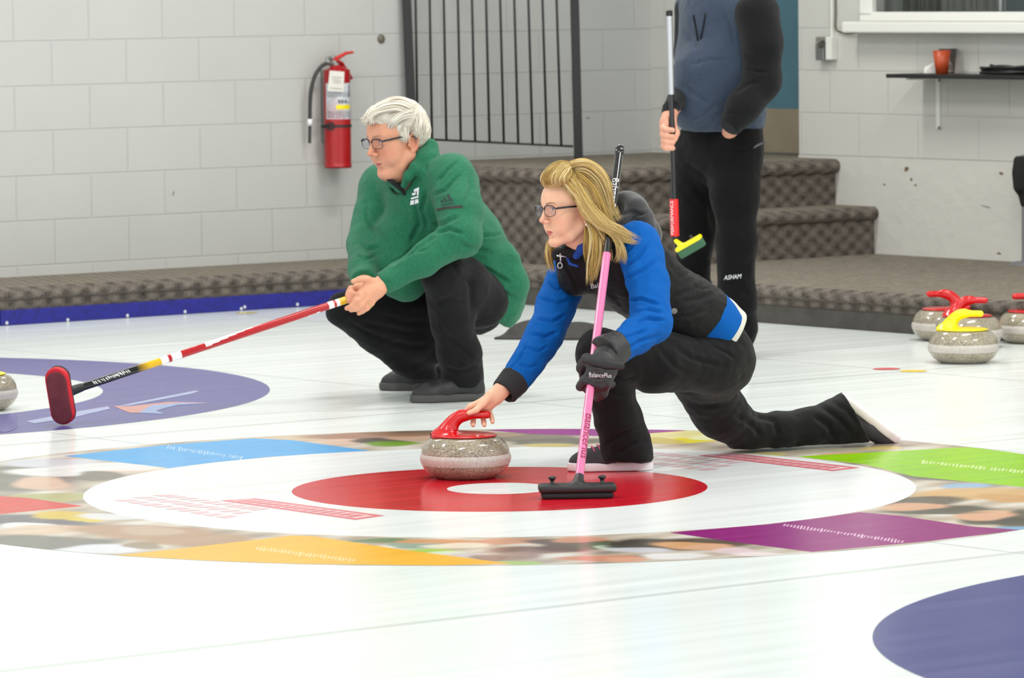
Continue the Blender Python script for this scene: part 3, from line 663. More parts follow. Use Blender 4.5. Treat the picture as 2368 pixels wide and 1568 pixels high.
hd.add(Box(hc, (.112, .036, .0125), .009, A_), .003).add(Cone(hc+hz*.006, pbN+u_*.012, .016, .0135), .012)
for sg in (-1, 1): hd.add(Cone(hc+hx*.072*sg+hz*.01, hc+hx*.072*sg+hz*.028, .006, .006), .006).add(Ell(hc+hx*.072*sg+hz*.03, (.013, .013, .0055)), .003)
hd.sub(Box(hc+hz*.014+hy*-.03, (.06, .012, .005), .004, A_), .004)
in_room(sdf_obj('head', hd, mat('black_head_plastic', (34, 35, 36), .45), pink, 1), pink)
hp = Solid(.003); hp.add(Box(hc-hz*.0205, (.104, .033, .009), .008, A_), .003); in_room(sdf_obj('pad', hp, M_felt, pink, 1), pink)
in_room(shaft_text('lettering', 'BalancePlus', pbN, pbT, .0125, .125, .034, M_mar, None, flip=True, off=-.55), pink)
in_room(shaft_text('lettering', 'BalancePlus', pbN, pbT, .0122, .845, .031, M_wht, None, flip=True, off=.25), pink)
# --- squatting man's broom
mh = at(136, 915, 2.16); mB = at(158, 906, 2.19); mE = at(820, 687, 2.62)
mb = thing('curling_broom', 'red, white and gold striped broom with a maroon pad, held by the squatting man', 'broom', tuple(ground(140, 982)))
def stripe(u):
    """paint along the shaft: fraction 0 at the head"""
    px = 158+(820-158)*u
    return px
q = MB(); nseg, nc = 330, 28; ax, ay, az = frame_along(mB, mE, np.array([0, -1.0, 0])); Lm = np.linalg.norm(mE-mB); vs_ = []; fs_ = []; cs_ = []
cB, cG, cR, cW = [np.array(lin(*c)[:3]) for c in ((18, 18, 20), (226, 178, 24), (176, 22, 30), (238, 238, 240))]
for i in range(nseg+1):
    u = i/nseg; px = stripe(u); r = .0132
    for k in range(nc):
        a = 2*math.pi*k/nc; vs_.append(mB+ax*u*Lm+r*(ay*math.sin(a)+az*math.cos(a)))
        if px < 345: c = cB+(cG-cB)*np.clip((px-312)/30, 0, 1)
        elif px < 368: c = cG
        elif px < 383: c = cW
        elif px < 392: c = cR
        elif px < 413: c = cW
        elif px < 745:
            ph = (px-470)/230*2.6; c = cW if (470 < px < 735 and math.sin(a*1-ph+.4) > .25) else cR
            if 545 < px < 700 and abs(math.sin(a-ph*1.1-.6)) < .12: c = cR
        elif px < 757: c = cR
        elif px < 768: c = cW
        elif px < 774: c = cR
        elif px < 783: c = cW
        elif px < 806: c = cG
        else: c = cB
        cs_.append(c)
for i in range(nseg):
    for k in range(nc): k2 = (k+1) % nc; fs_.append((i*nc+k, i*nc+k2, (i+1)*nc+k2, (i+1)*nc+k))
in_room(mesh_obj('shaft', np.array(vs_), np.array(fs_), vmat('painted_shaft', .14), mb, np.array(cs_)), mb)
q = MB(); q.lathe([(0, -.004), (.0138, -.004), (.0138, .01), (.009, .018), (0, .02)], 20, 0, mE, ax); in_room(q.build('end_cap', M_blk, mb, smooth=True, auto=True), mb)
# worn, unreadable white script on the black stretch
q = MB(); r_ = np.random.default_rng(9); up_ = .08
while up_ < .205:
    w_ = r_.uniform(.0012, .0026); h0 = r_.uniform(-.45, -.2); h1_ = r_.uniform(.25, .75); sl_ = .006
    ring = []
    for k in range(5):
        hgt_ = h0+(h1_-h0)*k/4; a_ = hgt_-.35
        for e_ in (0, w_): ring.append(mB+ax*(up_*Lm+e_*1.6+sl_*k/4)+.01345*(ay*math.sin(a_)*-1+az*math.cos(a_)))
    q.add(ring, [(2*k, 2*k+1, 2*k+3, 2*k+2) for k in range(4)]); up_ += r_.uniform(.0045, .0085)
in_room(q.build('lettering', M_wht, None), mb)
# pad: stands on its narrow end, face to the camera
pt, pbm = at(128, 849, 2.10), ground(150, 981, .004); hl = np.linalg.norm(pt-pbm); X1 = (pt-pbm)/hl; Yn = np.array([-.28, -1, .05]); Yn -= X1*(Yn@X1); Yn /= np.linalg.norm(Yn); Z1 = np.cross(X1, Yn); pc = (pt+pbm)/2; A_ = np.stack([X1, Z1, Yn])
def stadium(name, c, hl_, hw, hd_, m, par, rd=.004):
    s_ = Solid(.0028); s_.add(Cone(c-X1*(hl_-hw), c+X1*(hl_-hw), hw, hw), .001); s_.clip(c+Yn*hd_, Yn); s_.clip(c-Yn*hd_, -Yn); return in_room(sdf_obj(name, s_, m, par, 2), par)
stadium('pad_rim', pc, hl/2, .042, .013, mat('red_pad_rim', (196, 10, 34), .6), mb); stadium('pad', pc+Yn*.006-X1*.004, hl/2-.008, .037, .0105, mat('maroon_pad_face', (104, 40, 50), .85, var=(30, .2)), mb)
stadium('head', pc-Yn*.017, hl/2+.001, .040, .007, M_blk, mb)
s_ = Solid(.003); s_.add(Cone(pc-Yn*.02, mB+ax*.05, .02, .0145), .01); in_room(sdf_obj('socket', s_, M_blk, mb, 1), mb)
# --- standing man's broom
sb_T, sb_B = at(1547.5, 28, 4.42), at(1561, 562, 4.42); us = sb_T-sb_B; Ls = np.linalg.norm(us)
sbr = thing('curling_broom', 'black broom with a red sleeve and yellow-green brush, held up by the standing man', 'broom', tuple(sb_B))
fr = lambda y: (562-y)/(562-28)
bshaft(sbr, 'shaft', sb_B, sb_B+us*fr(218), .0098, M_blkg); bshaft(sbr, 'grip', sb_B+us*fr(218), sb_T, .0115, mat('silver_grip', (196, 198, 200), .18, metal=.7))
q = MB(); xs = us/Ls; q.lathe([(0, -.015), (.0125, -.015), (.013, .004), (.008, .008), (0, .009)], 18, 0, sb_T, xs); in_room(q.build('end_cap', M_blk, sbr, smooth=True, auto=True), sbr)
bshaft(sbr, 'sleeve', sb_B+us*fr(546), sb_B+us*fr(460), .0172, mat('red_sleeve', (226, 20, 26), .25, coat=.4))
in_room(shaft_text('lettering', 'PERFORMANCE', sb_B, sb_T, .0174, (fr(546)+fr(460))/2, .0190, M_wht, None, flip=False, off=.55), sbr)
ca, cb_ = at(1567, 577, 4.40), at(1618, 548, 4.36); hx = (cb_-ca)/np.linalg.norm(cb_-ca); hn = np.array([.25, -.9, .1]); hn -= hx*(hn@hx); hn /= np.linalg.norm(hn); hz2 = np.cross(hx, hn); hz2 = hz2 if hz2[2] > 0 else -hz2; A_ = np.stack([hx, hn, hz2]); hcen = (ca+cb_)/2; hw = np.linalg.norm(cb_-ca)/2
s_ = Solid(.0025); s_.add(Box(hcen, (hw+.006, .019, .009), .007, A_), .003).add(Cone(hcen+hz2*.004-hx*.028, sb_B+us*.012, .010, .0095), .008); in_room(sdf_obj('brush_back', s_, M_yelp, sbr, 1), sbr)
s_ = Solid(.0025); s_.add(Box(hcen-hz2*.022, (hw+.004, .017, .017), .006, A_), .003); in_room(sdf_obj('bristles', s_, mat('green_bristles', (66, 112, 84), .8, bump=(300, .8)), sbr, 1), sbr)
s_ = Solid(.0025); s_.add(Cone(at(1601, 552, 4.39), at(1597, 546, 4.39), .009, .006), .003); in_room(sdf_obj('hinge_knob', s_, M_blk, sbr, 1), sbr)
# ================================================================== rubber hack on the far sheet
s_ = Solid(.005); hk = ground(1262, 783); hA = np.stack([np.array([.97, -.24, 0]), np.array([.24, .97, 0]), np.array([0, 0, 1.0])])
s_.add(Ell(hk+hA[0]*-.06+hA[1]*.10, (.135, .15, .072), hA), .01).add(Ell(hk+hA[0]*.12+hA[1]*.06, (.13, .14, .066), hA), .03).add(Box(hk+np.array([0, .02, .004]), (.2, .1, .006), .005, hA), .02)
s_.sub(Ell(hk+hA[0]*-.1+hA[1]*-.07+np.array([0, 0, .1]), (.1, .12, .075), hA), .02).sub(Ell(hk+hA[0]*.1+hA[1]*-.08+np.array([0, 0, .1]), (.1, .12, .075), hA), .02).clip(np.array([0, 0, .001]), (0, 0, -1))
hack = sdf_obj('rubber_hack', s_, mat('hack_rubber', (50, 48, 46), .75, var=(30, .2)), None, 2); tag(hack, 'low black rubber foothold lying on the ice behind the blonde woman', 'foothold')
# ================================================================== fire extinguisher on the block wall
ec = onside(780, 250, T0-.085); es, et = ec@S, ec@N; ez = lambda y: onside(780, y, T0-.085)[2]
ext = thing('fire_extinguisher', 'red fire extinguisher with a paper tag, strapped to the white block wall', 'fire extinguisher', tuple(rm(es, et, ez(376))))
R_e = .0635; z0, z1 = ez(376), ez(176); M_red = mat('red_enamel', (168, 6, 16), .3, coat=.2); M_steel = mat('brushed_metal', (150, 152, 150), .35, metal=.8)
O_ = rm(es, et, 0)
q = MB(); q.lathe(arc_prof([(0, z0), (R_e-.004, z0+.0), (R_e, z0+.006), (R_e, z1-.005), (R_e*.93, z1+.016), (R_e*.6, z1+.04), (.024, z1+.052)], 5), 40, 0, O_); in_room(q.build('cylinder', M_red, ext, smooth=True), ext)
q = MB(); zl0, zl1 = ez(275), ez(192)
def cyl_patch(q, a0, a1, za, zb, r, n=14, mi=0):
    """curved label; angle 0 faces the camera"""
    fwd = -N; side = S; vs = []
    fwd = np.array([0, -1.0, 0]); side = np.array([1.0, 0, 0])
    for i in range(n+1):
        a = a0+(a1-a0)*i/n
        for z in (za, zb): vs.append(O_+r*(fwd*math.cos(a)+side*math.sin(a))+np.array([0, 0, z]))
    q.add(vs, [(2*i, 2*i+2, 2*i+3, 2*i+1) for i in range(n)], mi)
cyl_patch(q, -.92, 1.45, zl0, zl1, R_e+.0006); lab = in_room(q.build('label', mat('silver_label', (206, 208, 214), .35, var=(60, .12)), ext, smooth=True), ext)
for (a0, a1, ya, yb, c) in ((-.05, 1.2, 252, 242, (240, 222, 20)),):
    q = MB(); cyl_patch(q, a0, a1, ez(ya), ez(yb), R_e+.0012); in_room(q.build('label_stripe', mat('yellow_stripe', c, .4), ext), ext)
r_ = np.random.default_rng(3); M_prt = mat('dark_print', (96, 98, 104), .5)
def prt(items):
    q = MB()
    for a0, a1, ya, yb in items: cyl_patch(q, a0, a1, ez(ya), ez(yb), R_e+.0011, 2)
    in_room(q.build('label_print', M_prt, ext), ext)
for ya in (214, 218, 222, 236, 258, 262, 266, 270):
    a = -.75; it = []
    while a < 1.2:
        w_ = r_.uniform(.04, .16)
        if not (230 < ya < 240 and a < -.1): it.append((a, a+w_, ya+1, ya-1))
        a += w_+r_.uniform(.03, .09)
    prt(it)
for a in (.1, .35, .62): prt([(a, a+.17, 238, 230)])
prt([(1.02, 1.16, 225, 196)])
q = MB(); tg = [onside(x, y, T0-.155) for x, y in ((762,163),(796,166),(794,213),(758,210))]; q.poly(tg, .0012, -N); in_room(q.build('inspection_tag', mat('paper_tag', (232, 230, 222), .7), ext), ext)
q = MB()
for (xa, ya, xb, yb) in ((768,178,790,180),(768,184,788,186),(770,190,789,191),(764,203,791,206)): q.tube([onside(xa, ya, T0-.1575), onside(xb, yb, T0-.1575)], .0012, 5)
in_room(q.build('tag_print', mat('tag_ink', (170, 150, 130), .6), ext), ext)
vt = lambda x, y, d=.085: onside(x, y, T0-d)
s_ = Solid(.003); s_.add(Cone(vt(780, 166), vt(777, 150), .022, .018), .004).add(Cone(vt(777, 152), vt(758, 143), .015, .012), .008).add(Cone(vt(777, 152), vt(770, 132), .013, .010), .006).add(Cone(vt(770, 134), vt(756, 135), .009, .008), .006)
in_room(sdf_obj('valve', s_, M_steel, ext, 1), ext)
s_ = Solid(.0025)
s_.chain([vt(770, 137), vt(784, 132), vt(800, 123), vt(815, 121)], [.008, .0085, .0075, .006], .004, n=-N, s=.55)
in_room(sdf_obj('squeeze_lever', s_, mat('red_lever', (200, 40, 36), .35), ext, 1), ext)
s_ = Solid(.0025); s_.chain([vt(776, 140), vt(790, 147), vt(800, 162), vt(812, 181)], [.011, .0075, .007, .0065], .004, n=-N, s=.5); in_room(sdf_obj('carry_handle', s_, mat('red_handle', (176, 30, 34), .35), ext, 1), ext)
q = MB(); hp_ = [vt(760, 145, .085), vt(744, 153, .085), vt(729, 174, .08), vt(720, 205, .07), vt(717, 240, .06), vt(716.5, 290, .05), vt(716, 331, .045)]
cr = [];
for i in range(len(hp_)-1):
    for j in range(6):
        t = j/6; a = hp_[max(i-1, 0)]; b_, c = hp_[i], hp_[i+1]; d = hp_[min(i+2, len(hp_)-1)]; cr.append(.5*(2*b_+(c-a)*t+(2*a-5*b_+4*c-d)*t*t+(3*b_-a-3*c+d)*t**3))
cr.append(hp_[-1]); q.tube(cr, [.0095]*(len(cr)-7)+[.0075]*7, 12); in_room(q.build('hose', mat('hose_rubber', (58, 60, 58), .6), ext, smooth=True), ext)
q = MB(); q.lathe([(.012, -.016), (.0125, 0), (.012, .016)], 14, 0, vt(716.7, 283, .052)); in_room(q.build('hose_clip', M_wht, ext, smooth=True), ext)
q = MB(); zs = ez(291)
q.lathe([(R_e+.001, zs-.006), (R_e+.004, zs-.006), (R_e+.004, zs+.006), (R_e+.001, zs+.006)], 40, 0, O_, cap=False)
for rr in (.020,): q.lathe([(rr-.008, -.003), (rr, -.003), (rr, .004), (rr-.008, .004), (rr-.008, -.003)], 20, 0, O_+np.array([-.03, -R_e*.92, zs]), (-.35, -1, 0), cap=False)
q.tube([O_+np.array([-.075, -.03, zs-.001]), O_+np.array([-.045, -R_e*.8, zs])], [.006, .013], 8)
in_room(q.build('strap', mat('strap_rubber', (44, 36, 38), .6), ext, smooth=False), ext)
q = MB(); q.rbox((es-.035, et+R_e-.004, z0+.1), (es+.035, T0-.0005, z1+.03)); in_room(q.build('wall_bracket', M_steel, ext), ext)
q = MB(); q.lathe([(0, .014), (.012, .013), (.02, .006), (.022, 0)], 16, 0, onside(881, 90, T0-.0005), -N); tag(q.build('wall_plug', mat('tarnished_plug', (104, 98, 84), .5), smooth=True), 'small round tarnished plug in the block wall above the extinguisher', 'wall plug')
# ================================================================== railing at the open end of the landing
rail = thing('railing', 'black metal railing with thin upright bars at the end of the landing', 'railing', tuple(rm(LS+.03, 6.65, LZ)))
M_iron = mat('black_iron', (24, 23, 24), .45)
pR = ground(1337, 378, LZ); pL = onside(948, 330, T0-.05); pR_top = pR+np.array([-.03, 0, 1.05]); 
def railpt(x, y):
    """point of the railing's plane (through both posts) seen at a pixel"""
    n_ = np.cross(pR-pL, [0, 0, 1.0]); d = ray(x, y); return CC+d*((n_@(pL-CC))/(n_@d))
def post(name, xb, yb, xt, yt, w_):
    a, c = railpt(xb, yb), railpt(xt, yt); e = (c-a)/np.linalg.norm(c-a); c = a+e*1.25; u = np.array([1.0, 0, 0]); v = np.array([0, 1.0, 0]); q = MB()
    vs = [p+u*sx*w_+v*sy*w_ for p in (a, c) for sx, sy in ((-1, -1), (1, -1), (1, 1), (-1, 1))]
    q.add(vs, [(0, 1, 2, 3), (4, 5, 6, 7), (0, 1, 5, 4), (1, 2, 6, 5), (2, 3, 7, 6), (3, 0, 4, 7)]); in_room(q.build(name, M_iron, rail, bevel=.003), rail)
post('post', 1338, 378, 1328.5, 0, .021); post('post', 956, 372, 940.5, 0, .0215)
for i in range(11):
    xt = 961+i*32.6; xb = 966+i*33.2; yb = 321+i*1.6; a, c = railpt(xb, yb), railpt(xt, 0); e = (c-a)/np.linalg.norm(c-a); q = MB(); q.tube([a, a+e*1.0], .0062, 8); in_room(q.build('bar', M_iron, rail, smooth=True), rail)
q = MB(); q.tube([railpt(955, 320.5), railpt(1325, 338.5)], .0055, 8); in_room(q.build('bottom_rail', M_iron, rail, smooth=True), rail)
tl, tr = railpt(961, 0), railpt(1326, 0); eL = (railpt(940.5, 0)-railpt(956, 372)); eL /= np.linalg.norm(eL)
q = MB(); q.tube([railpt(956, 372)+eL*1.22, railpt(1338, 378)+eL*1.22], .018, 10); in_room(q.build('top_rail', M_iron, rail, smooth=True), rail)
# ================================================================== end wall: switch box, conduit, shelf, cup, cables
def wall_end_box(name, xa, ya, xb, yb, d, m, par=None, bevel=.003, d0=0.0):
    a, c = onend(xa, ya), onend(xb, yb); q = MB(); q.rbox((S0-d, min(a@N, c@N), min(a[2], c[2])), (S0-d0-.0005, max(a@N, c@N), max(a[2], c[2]))); o = q.build(name, m, par, bevel=bevel); return in_room(o, par) if par else o
sw = thing('switch_box', 'small metal switch box with a padlock and white conduit on the end wall', 'switch box', tuple(onend(1905, 112)))
wall_end_box('metal_box', 1903, 98, 1922, 139, .05, M_steel, sw); wall_end_box('plastic_box', 1923.5, 85, 1937, 138, .042, M_white, sw); wall_end_box('box_lid', 1902, 85, 1922, 97, .045, mat('grey_lid', (128, 126, 118), .4), sw)
wall_end_box('conduit', 1926, -140, 1931, 88, .02, M_white, sw)
s_ = Solid(.0025); pl = onend(1898, 104, S0-.06); s_.add(Box(pl, (.011, .009, .014), .004), .002); s_.add(Cone(pl+np.array([-.004, 0, .012]), pl+np.array([.014, .01, .02]), .004, .004), .003); in_room(sdf_obj('padlock', s_, mat('dark_padlock', (70, 64, 56), .4, metal=.6), sw, 1), sw)
q = MB(); cp = [(1932, -140), (1931.5, -20), (1932, 30), (1931, 62), (1934, 70), (1948, 76), (1962, 78.5), (1978, 76), (2000, 70.5), (2100, 70), (2368, 67), (2420, 66.5)]
q.tube([onend(x, y, S0-(.012 if x < 1975 else .016)) for x, y in cp], .0042, 8); cable = tag(q.build('cable', mat('brown_cable', (96, 88, 70), .6), smooth=True), 'thin brown cable running down the conduit and under the window sill', 'cable')
q = MB(); q.rbox((S0-.24, 4.3, onend(2048, 180, S0-.24)[2]), (S0-.001, onend(2048, 175, S0-.24)@N, onend(2048, 171, S0-.24)[2])); shelf = thing('wall_shelf', 'black wall shelf on a white bracket under the window', 'shelf', tuple(onend(2170, 176))); ss = in_room(q.build('board', mat('black_shelf', (26, 25, 24), .5), shelf, bevel=.003), shelf); shz = onend(2048, 171, S0-.24)[2]; sht = onend(2048, 175, S0-.24)@N
bt = onend(2172, 240)@N; zb0, zb1 = onend(2172, 297)[2], onend(2048, 180, S0-.24)[2]
q = MB(); q.rbox((S0-.012, bt-.012, zb0), (S0-.0005, bt+.012, zb1)); q.rbox((S0-.2, bt-.012, zb1-.01), (S0-.0005, bt+.012, zb1-.0005)); in_room(q.build('bracket', M_white, shelf, bevel=.002), shelf)
for y in (186, 295): q = MB(); q.lathe([(0, .004), (.006, .003), (.007, 0)], 10, 0, onend(2172, y, S0-.0125), -S); in_room(q.build('screw', mat('screw', (120, 110, 100), .4, metal=.6), shelf), shelf)
cs0 = onend(2178, 171, S0-.13); cup = thing('drink_cup', 'orange-red tumbler beside a clear one on the black shelf', 'cup', (cs0[0], cs0[1], shz))
q = MB(); q.lathe([(0, .003), (.028, 0), (.042, .108), (.0405, .108), (.0275, .006), (0, .006)], 32); q.build('wall', mat('orange_cup', (208, 84, 44), .35, trans=.25), cup, smooth=True)
q = MB(); q.lathe([(0, .09), (.0385, .09)], 24, cap=True); q.build('drink', mat('orange_drink', (196, 70, 30), .3), cup)
c2 = cs0+np.array([.035, .075, 0]); c2o = thing('drink_cup', 'clear plastic tumbler half hidden behind the orange-red one on the shelf', 'cup', (c2[0], c2[1], shz))
q = MB(); q.lathe([(0, .003), (.03, 0), (.044, .115), (.043, .115), (.0295, .006), (0, .006)], 32); q.build('wall', mat('clear_plastic', (250, 240, 236), .05, trans=.95, ior=1.3), c2o, smooth=True)
q = MB(); pp = onend(2146, 168, S0-.15); v0 = [(0, 0, .002), (.05, .02, .002), (.056, .05, .05), (.008, .04, .03)]; q.poly([np.array([pp[0]-.02, pp[1], shz])+np.array(v) for v in v0], .002, (0, -.3, 1)); tag(q.build('napkin', mat('white_napkin', (226, 226, 222), .8)), 'crumpled white napkin by the foot of the orange-red cup', 'napkin')
q = MB(); r_ = np.random.default_rng(5); cb0 = onend(2330, 168, S0-.12); pts = []
for i in range(240):
    a = i*.26; rr = .085+.02*math.sin(i*.21); p = np.array([cb0[0], cb0[1], shz])+S*0+N*-rr*1.5*math.cos(a)+S*rr*.75*math.sin(a)+np.array([0, 0, .007+.028*(i/240)*(1+.35*math.sin(a*1.7))]); pts.append(p)
q.tube(pts, .0062, 7); tag(q.build('cable_coil', mat('black_cable', (20, 20, 21), .4), smooth=True), 'coil of black cable lying on the wall shelf beyond the cups', 'cable coil')
# draped stand at the picture edge
ds = thing('draped_stand', 'thin grey stand draped with black cloth at the foot of the end wall', 'stand', tuple(onend(2371, 596, S0-.13)*np.array([1, 1, 0])+np.array([0, 0, PZ])))
bp_ = np.array(ds.location); q = MB(); q.lathe([(.0, 0), (.02, 0), (.016, .02), (.016, .5)], 16, 0, bp_); q.lathe([(0, 0), (.13, 0), (.12, .012), (0, .014)], 24, 0, bp_+np.array([.06, 0, .0006])); in_room(q.build('post', mat('grey_post', (112, 112, 116), .5), ds, smooth=True, auto=True), ds)
s_ = Solid(.006); e_ = lambda x, y: at(x, y, bp_[1]); s_.add(Box((e_(2346, 363)+e_(2470, 440))/2, (.125, .045, .08), .02), .01); s_.add(Cone(e_(2366, 400), e_(2376, 468), .045, .036, (0, 1, 0), 1.2), .03).add(Cone(e_(2440, 400), e_(2440, 480), .06, .05), .03)
clo = in_room(sdf_obj('cloth', s_, mat('black_cloth', (22, 22, 22), .85), ds, 2, disp=lambda V, n: .006*noise3(V*np.array([1, 1, .3]), 28, 3)), ds)
# ================================================================== people: shared anatomy
def carve(sd, pts, rad, clear=.0009):
    """leave room for the held thing so that skin and glove close on it without entering it"""
    for i in range(len(pts)-1): sd.sub(Cone(pts[i], pts[i+1], rad[i]+clear, rad[i+1]+clear), .0008)
    return sd

def unit(v): v = np.asarray(v, float); return v/np.linalg.norm(v)
def rotz(v, a): c, s_ = math.cos(a), math.sin(a); return np.array([c*v[0]-s_*v[1], s_*v[0]+c*v[1], v[2]])
class Frame:
    """local x = the person's right, y = forward, z = up, with a scale"""
    def __init__(o, c, fwd, up, sc=1.0):
        o.c = np.asarray(c, float); o.y = unit(fwd); u = np.asarray(up, float); o.x = unit(np.cross(o.y, u)); o.z = np.cross(o.x, o.y); o.sc = sc; o.A = np.stack([o.x, o.y, o.z])
    def w(o, p): return o.c+o.sc*(np.asarray(p, float)@o.A)
    def l(o, P): return ((np.asarray(P)-o.c)@o.A.T)/o.sc
    def ell(o, c, r, rx=0, ry=0, rz=0):
        R = np.array(Matrix.Rotation(rz, 3, 'Z') @ Matrix.Rotation(ry, 3, 'Y') @ Matrix.Rotation(rx, 3, 'X')); return Ell(o.w(c), np.asarray(r)*o.sc, R.T@o.A)
    def cone(o, a, b, ra, rb, n=None, s=1.0): return Cone(o.w(a), o.w(b), ra*o.sc, rb*o.sc, None if n is None else np.asarray(n)@o.A, s)
def head_solid(sd, f, male=False, mouth_open=.0):
    """skull, face, ears and neck joined smoothly; returns nothing, adds to sd"""
    sc = f.sc; A = lambda pr, k: sd.add(pr, k*sc); Sb = lambda pr, k: sd.sub(pr, k*sc)
    jw = 1.10 if male else 1.0
    A(f.ell((0, -.012, .060), (.0745, .097, .079)), .01)
    A(f.ell((0, .034, .058), (.060, .052, .046)), .03)
    A(f.ell((0, .026, -.002), (.0595*jw, .056, .076)), .03)
    for s_ in (-1, 1):
        A(f.ell((s_*.041, .046, .007), (.024, .025, .020)), .02)
        A(f.ell((s_*.034*jw, .048, -.027), (.027*jw, .031, .031)), .025)
        A(f.cone((s_*.055*jw, -.004, -.034), (s_*.043*jw, .034, -.060), .0165*jw, .0145), .02)
        A(f.cone((s_*.043*jw, .034, -.060), (s_*.011, .068, -.0755), .0145, .0135), .015)
    A(f.ell((0, .071, -.0735), (.0185, .0145, .0145)), .014)
    if male: A(f.ell((0, .040, -.082), (.040, .034, .022)), .03); A(f.ell((0, .010, -.088), (.045, .04, .03)), .03)
    A(f.ell((0, .0605, -.041), (.028, .025, .023)), .018)
    for s_ in (-1, 1):
        A(f.cone((s_*.010, .0835, .0465), (s_*.044, .0685, .0485), .0075, .006), .016)
        Sb(f.ell((s_*.0315, .0945, .0335), (.0175, .0150, .0125)), .014)
    nw = 1.08 if male else .92
    A(f.cone((0, .0845, .038), (0, .1045, .004), .0066*nw, .0080*nw), .014)
    A(f.ell((0, .1085, -.0015), (.0084*nw, .0088*nw, .0076*nw)), .008)
    for s_ in (-1, 1):
        A(f.ell((s_*.0108*nw, .0950, -.0072), (.0072*nw, .0095, .0070)), .006)
        Sb(f.ell((s_*.0062*nw, .1010, -.0145), (.0034, .0056, .0035)), .003)
        # lids over the eyeball, then the opening between them
        A(f.ell((s_*.0315, .0712, .0335), (.0142, .0132, .0128)), .007)
        Sb(f.ell((s_*.0315, .0855, .0328), (.0128, .0085, .0052)), .0025)
        A(f.cone((s_*.019, .0800, .0400), (s_*.043, .0745, .0385), .0026, .0026), .004)
    lk = .0012 if male else 0
    for s_ in (-1, 1): A(f.cone((s_*.019, .0745, -.0388), (0, .0868-lk, -.0362), .0032, .0054-lk), .006); A(f.cone((s_*.016, .0745, -.0425), (0, .0850-lk, -.0460), .0030, .0062-lk), .006)
    for s_ in (-1, 1): Sb(f.cone((s_*.0205, .0775, -.0402), (0, .0945, -.0408), .0012, .0016+mouth_open), .003)
    Sb(f.ell((0, .0835, -.0595), (.016, .005, .0045)), .010)
    for s_ in (-1, 1):   # ear: plate, rim, lobe, hollow
        A(f.ell((s_*.0745, -.012, .006), (.0075, .0165, .028), rz=-s_*.30, rx=-.12), .008)
        pts = [(.0775, .002, .016), (.0815, -.002, .030), (.0850, -.016, .0375), (.0860, -.029, .028), (.0850, -.030, .012), (.0820, -.022, -.008), (.0785, -.010, -.0205)]
        for a, b in zip(pts[:-1], pts[1:]): A(f.cone((s_*a[0], a[1], a[2]), (s_*b[0], b[1], b[2]), .0040, .0040), .003)
        A(f.ell((s_*.0775, -.006, -.0195), (.0045, .0075, .0085)), .005)
        Sb(f.ell((s_*.0840, -.011, .010), (.0050, .0085, .0150), rz=-s_*.3), .004)
        A(f.ell((s_*.0765, .0035, .002), (.004, .0045, .0065)), .004)
def face_colour(f, skin, lip, blush, brow, extra=None, male=False, brow_amt=.8):
    sk, lp, bl, br = [np.array(lin(*c)[:3]) for c in (skin, lip, blush, brow)]
    def fn(V):
        L = f.l(V); C = np.tile(sk, (len(V), 1)); inh = np.linalg.norm(L-np.array([0, .02, .02]), axis=1) < .16
        n = noise3(V, 60, 4)[:, None]; C = C*(1+.05*n)
        def mix(w_, c): nonlocal C; w_ = np.clip(w_, 0, 1)[:, None]; C = C*(1-w_)+c*w_
        g = lambda c, r: np.exp(-(((L-np.array(c))/np.array(r))**2).sum(1))
        for s_ in (-1, 1):
            mix(inh*.75*g((s_*.043, .055, -.010), (.020, .03, .020)), bl)
            mix(inh*.5*g((s_*.082, -.015, .008), (.01, .02, .03)), bl)
        mix(inh*.6*g((0, .108, -.004), (.014, .012, .010)), bl)
        mz = -.0405-.0005; x = L[:, 0]; lf = .66 if male else .9; up = (.0085*lf*(1-np.clip(np.abs(x)/.021, 0, 1)**1.6)); lo = (.0125*lf*(1-np.clip(np.abs(x)/.019, 0, 1)**2))
        dz = L[:, 2]-mz; inl = (L[:, 1] > .070) & (np.abs(x) < .021) & (dz < up) & (dz > -lo)
        edge = np.clip(np.minimum(up-dz, dz+lo)/.0025, 0, 1); mix(inl*edge*.95, lp)
        mix(((L[:, 1] > .065) & (np.abs(x) < .0205))*np.clip(1-np.abs(dz+.0)/.0013, 0, 1)*.8, lp*.35)
        for s_ in (-1, 1):
            u = (s_*x-.012)/.036; zc = .0492+.006*np.sin(np.clip(u, 0, 1)*2.2)-.003*u; w_ = ((u > 0) & (u < 1) & (L[:, 1] > .05))*np.clip(1-np.abs(L[:, 2]-zc)/(.0042*(1.1-u*.6)), 0, 1)
            mix(w_*brow_amt*(1+.4*noise3(V, 500, 2)), br)
            lash = ((L[:, 1] > .066) & (np.abs(s_*x-.0315) < .0145))*np.clip(1-np.abs(L[:, 2]-.0378+.10*np.maximum(0, np.abs(s_*x-.0315)-.004))/.0016, 0, 1); mix(lash*(.45 if male else .85), br*.35)
        if extra is not None: C = extra(V, L, C)
        return np.clip(C, 0, 1)
    return fn
M_skin = vmat('skin', .5, spec=.35, sss=.12)
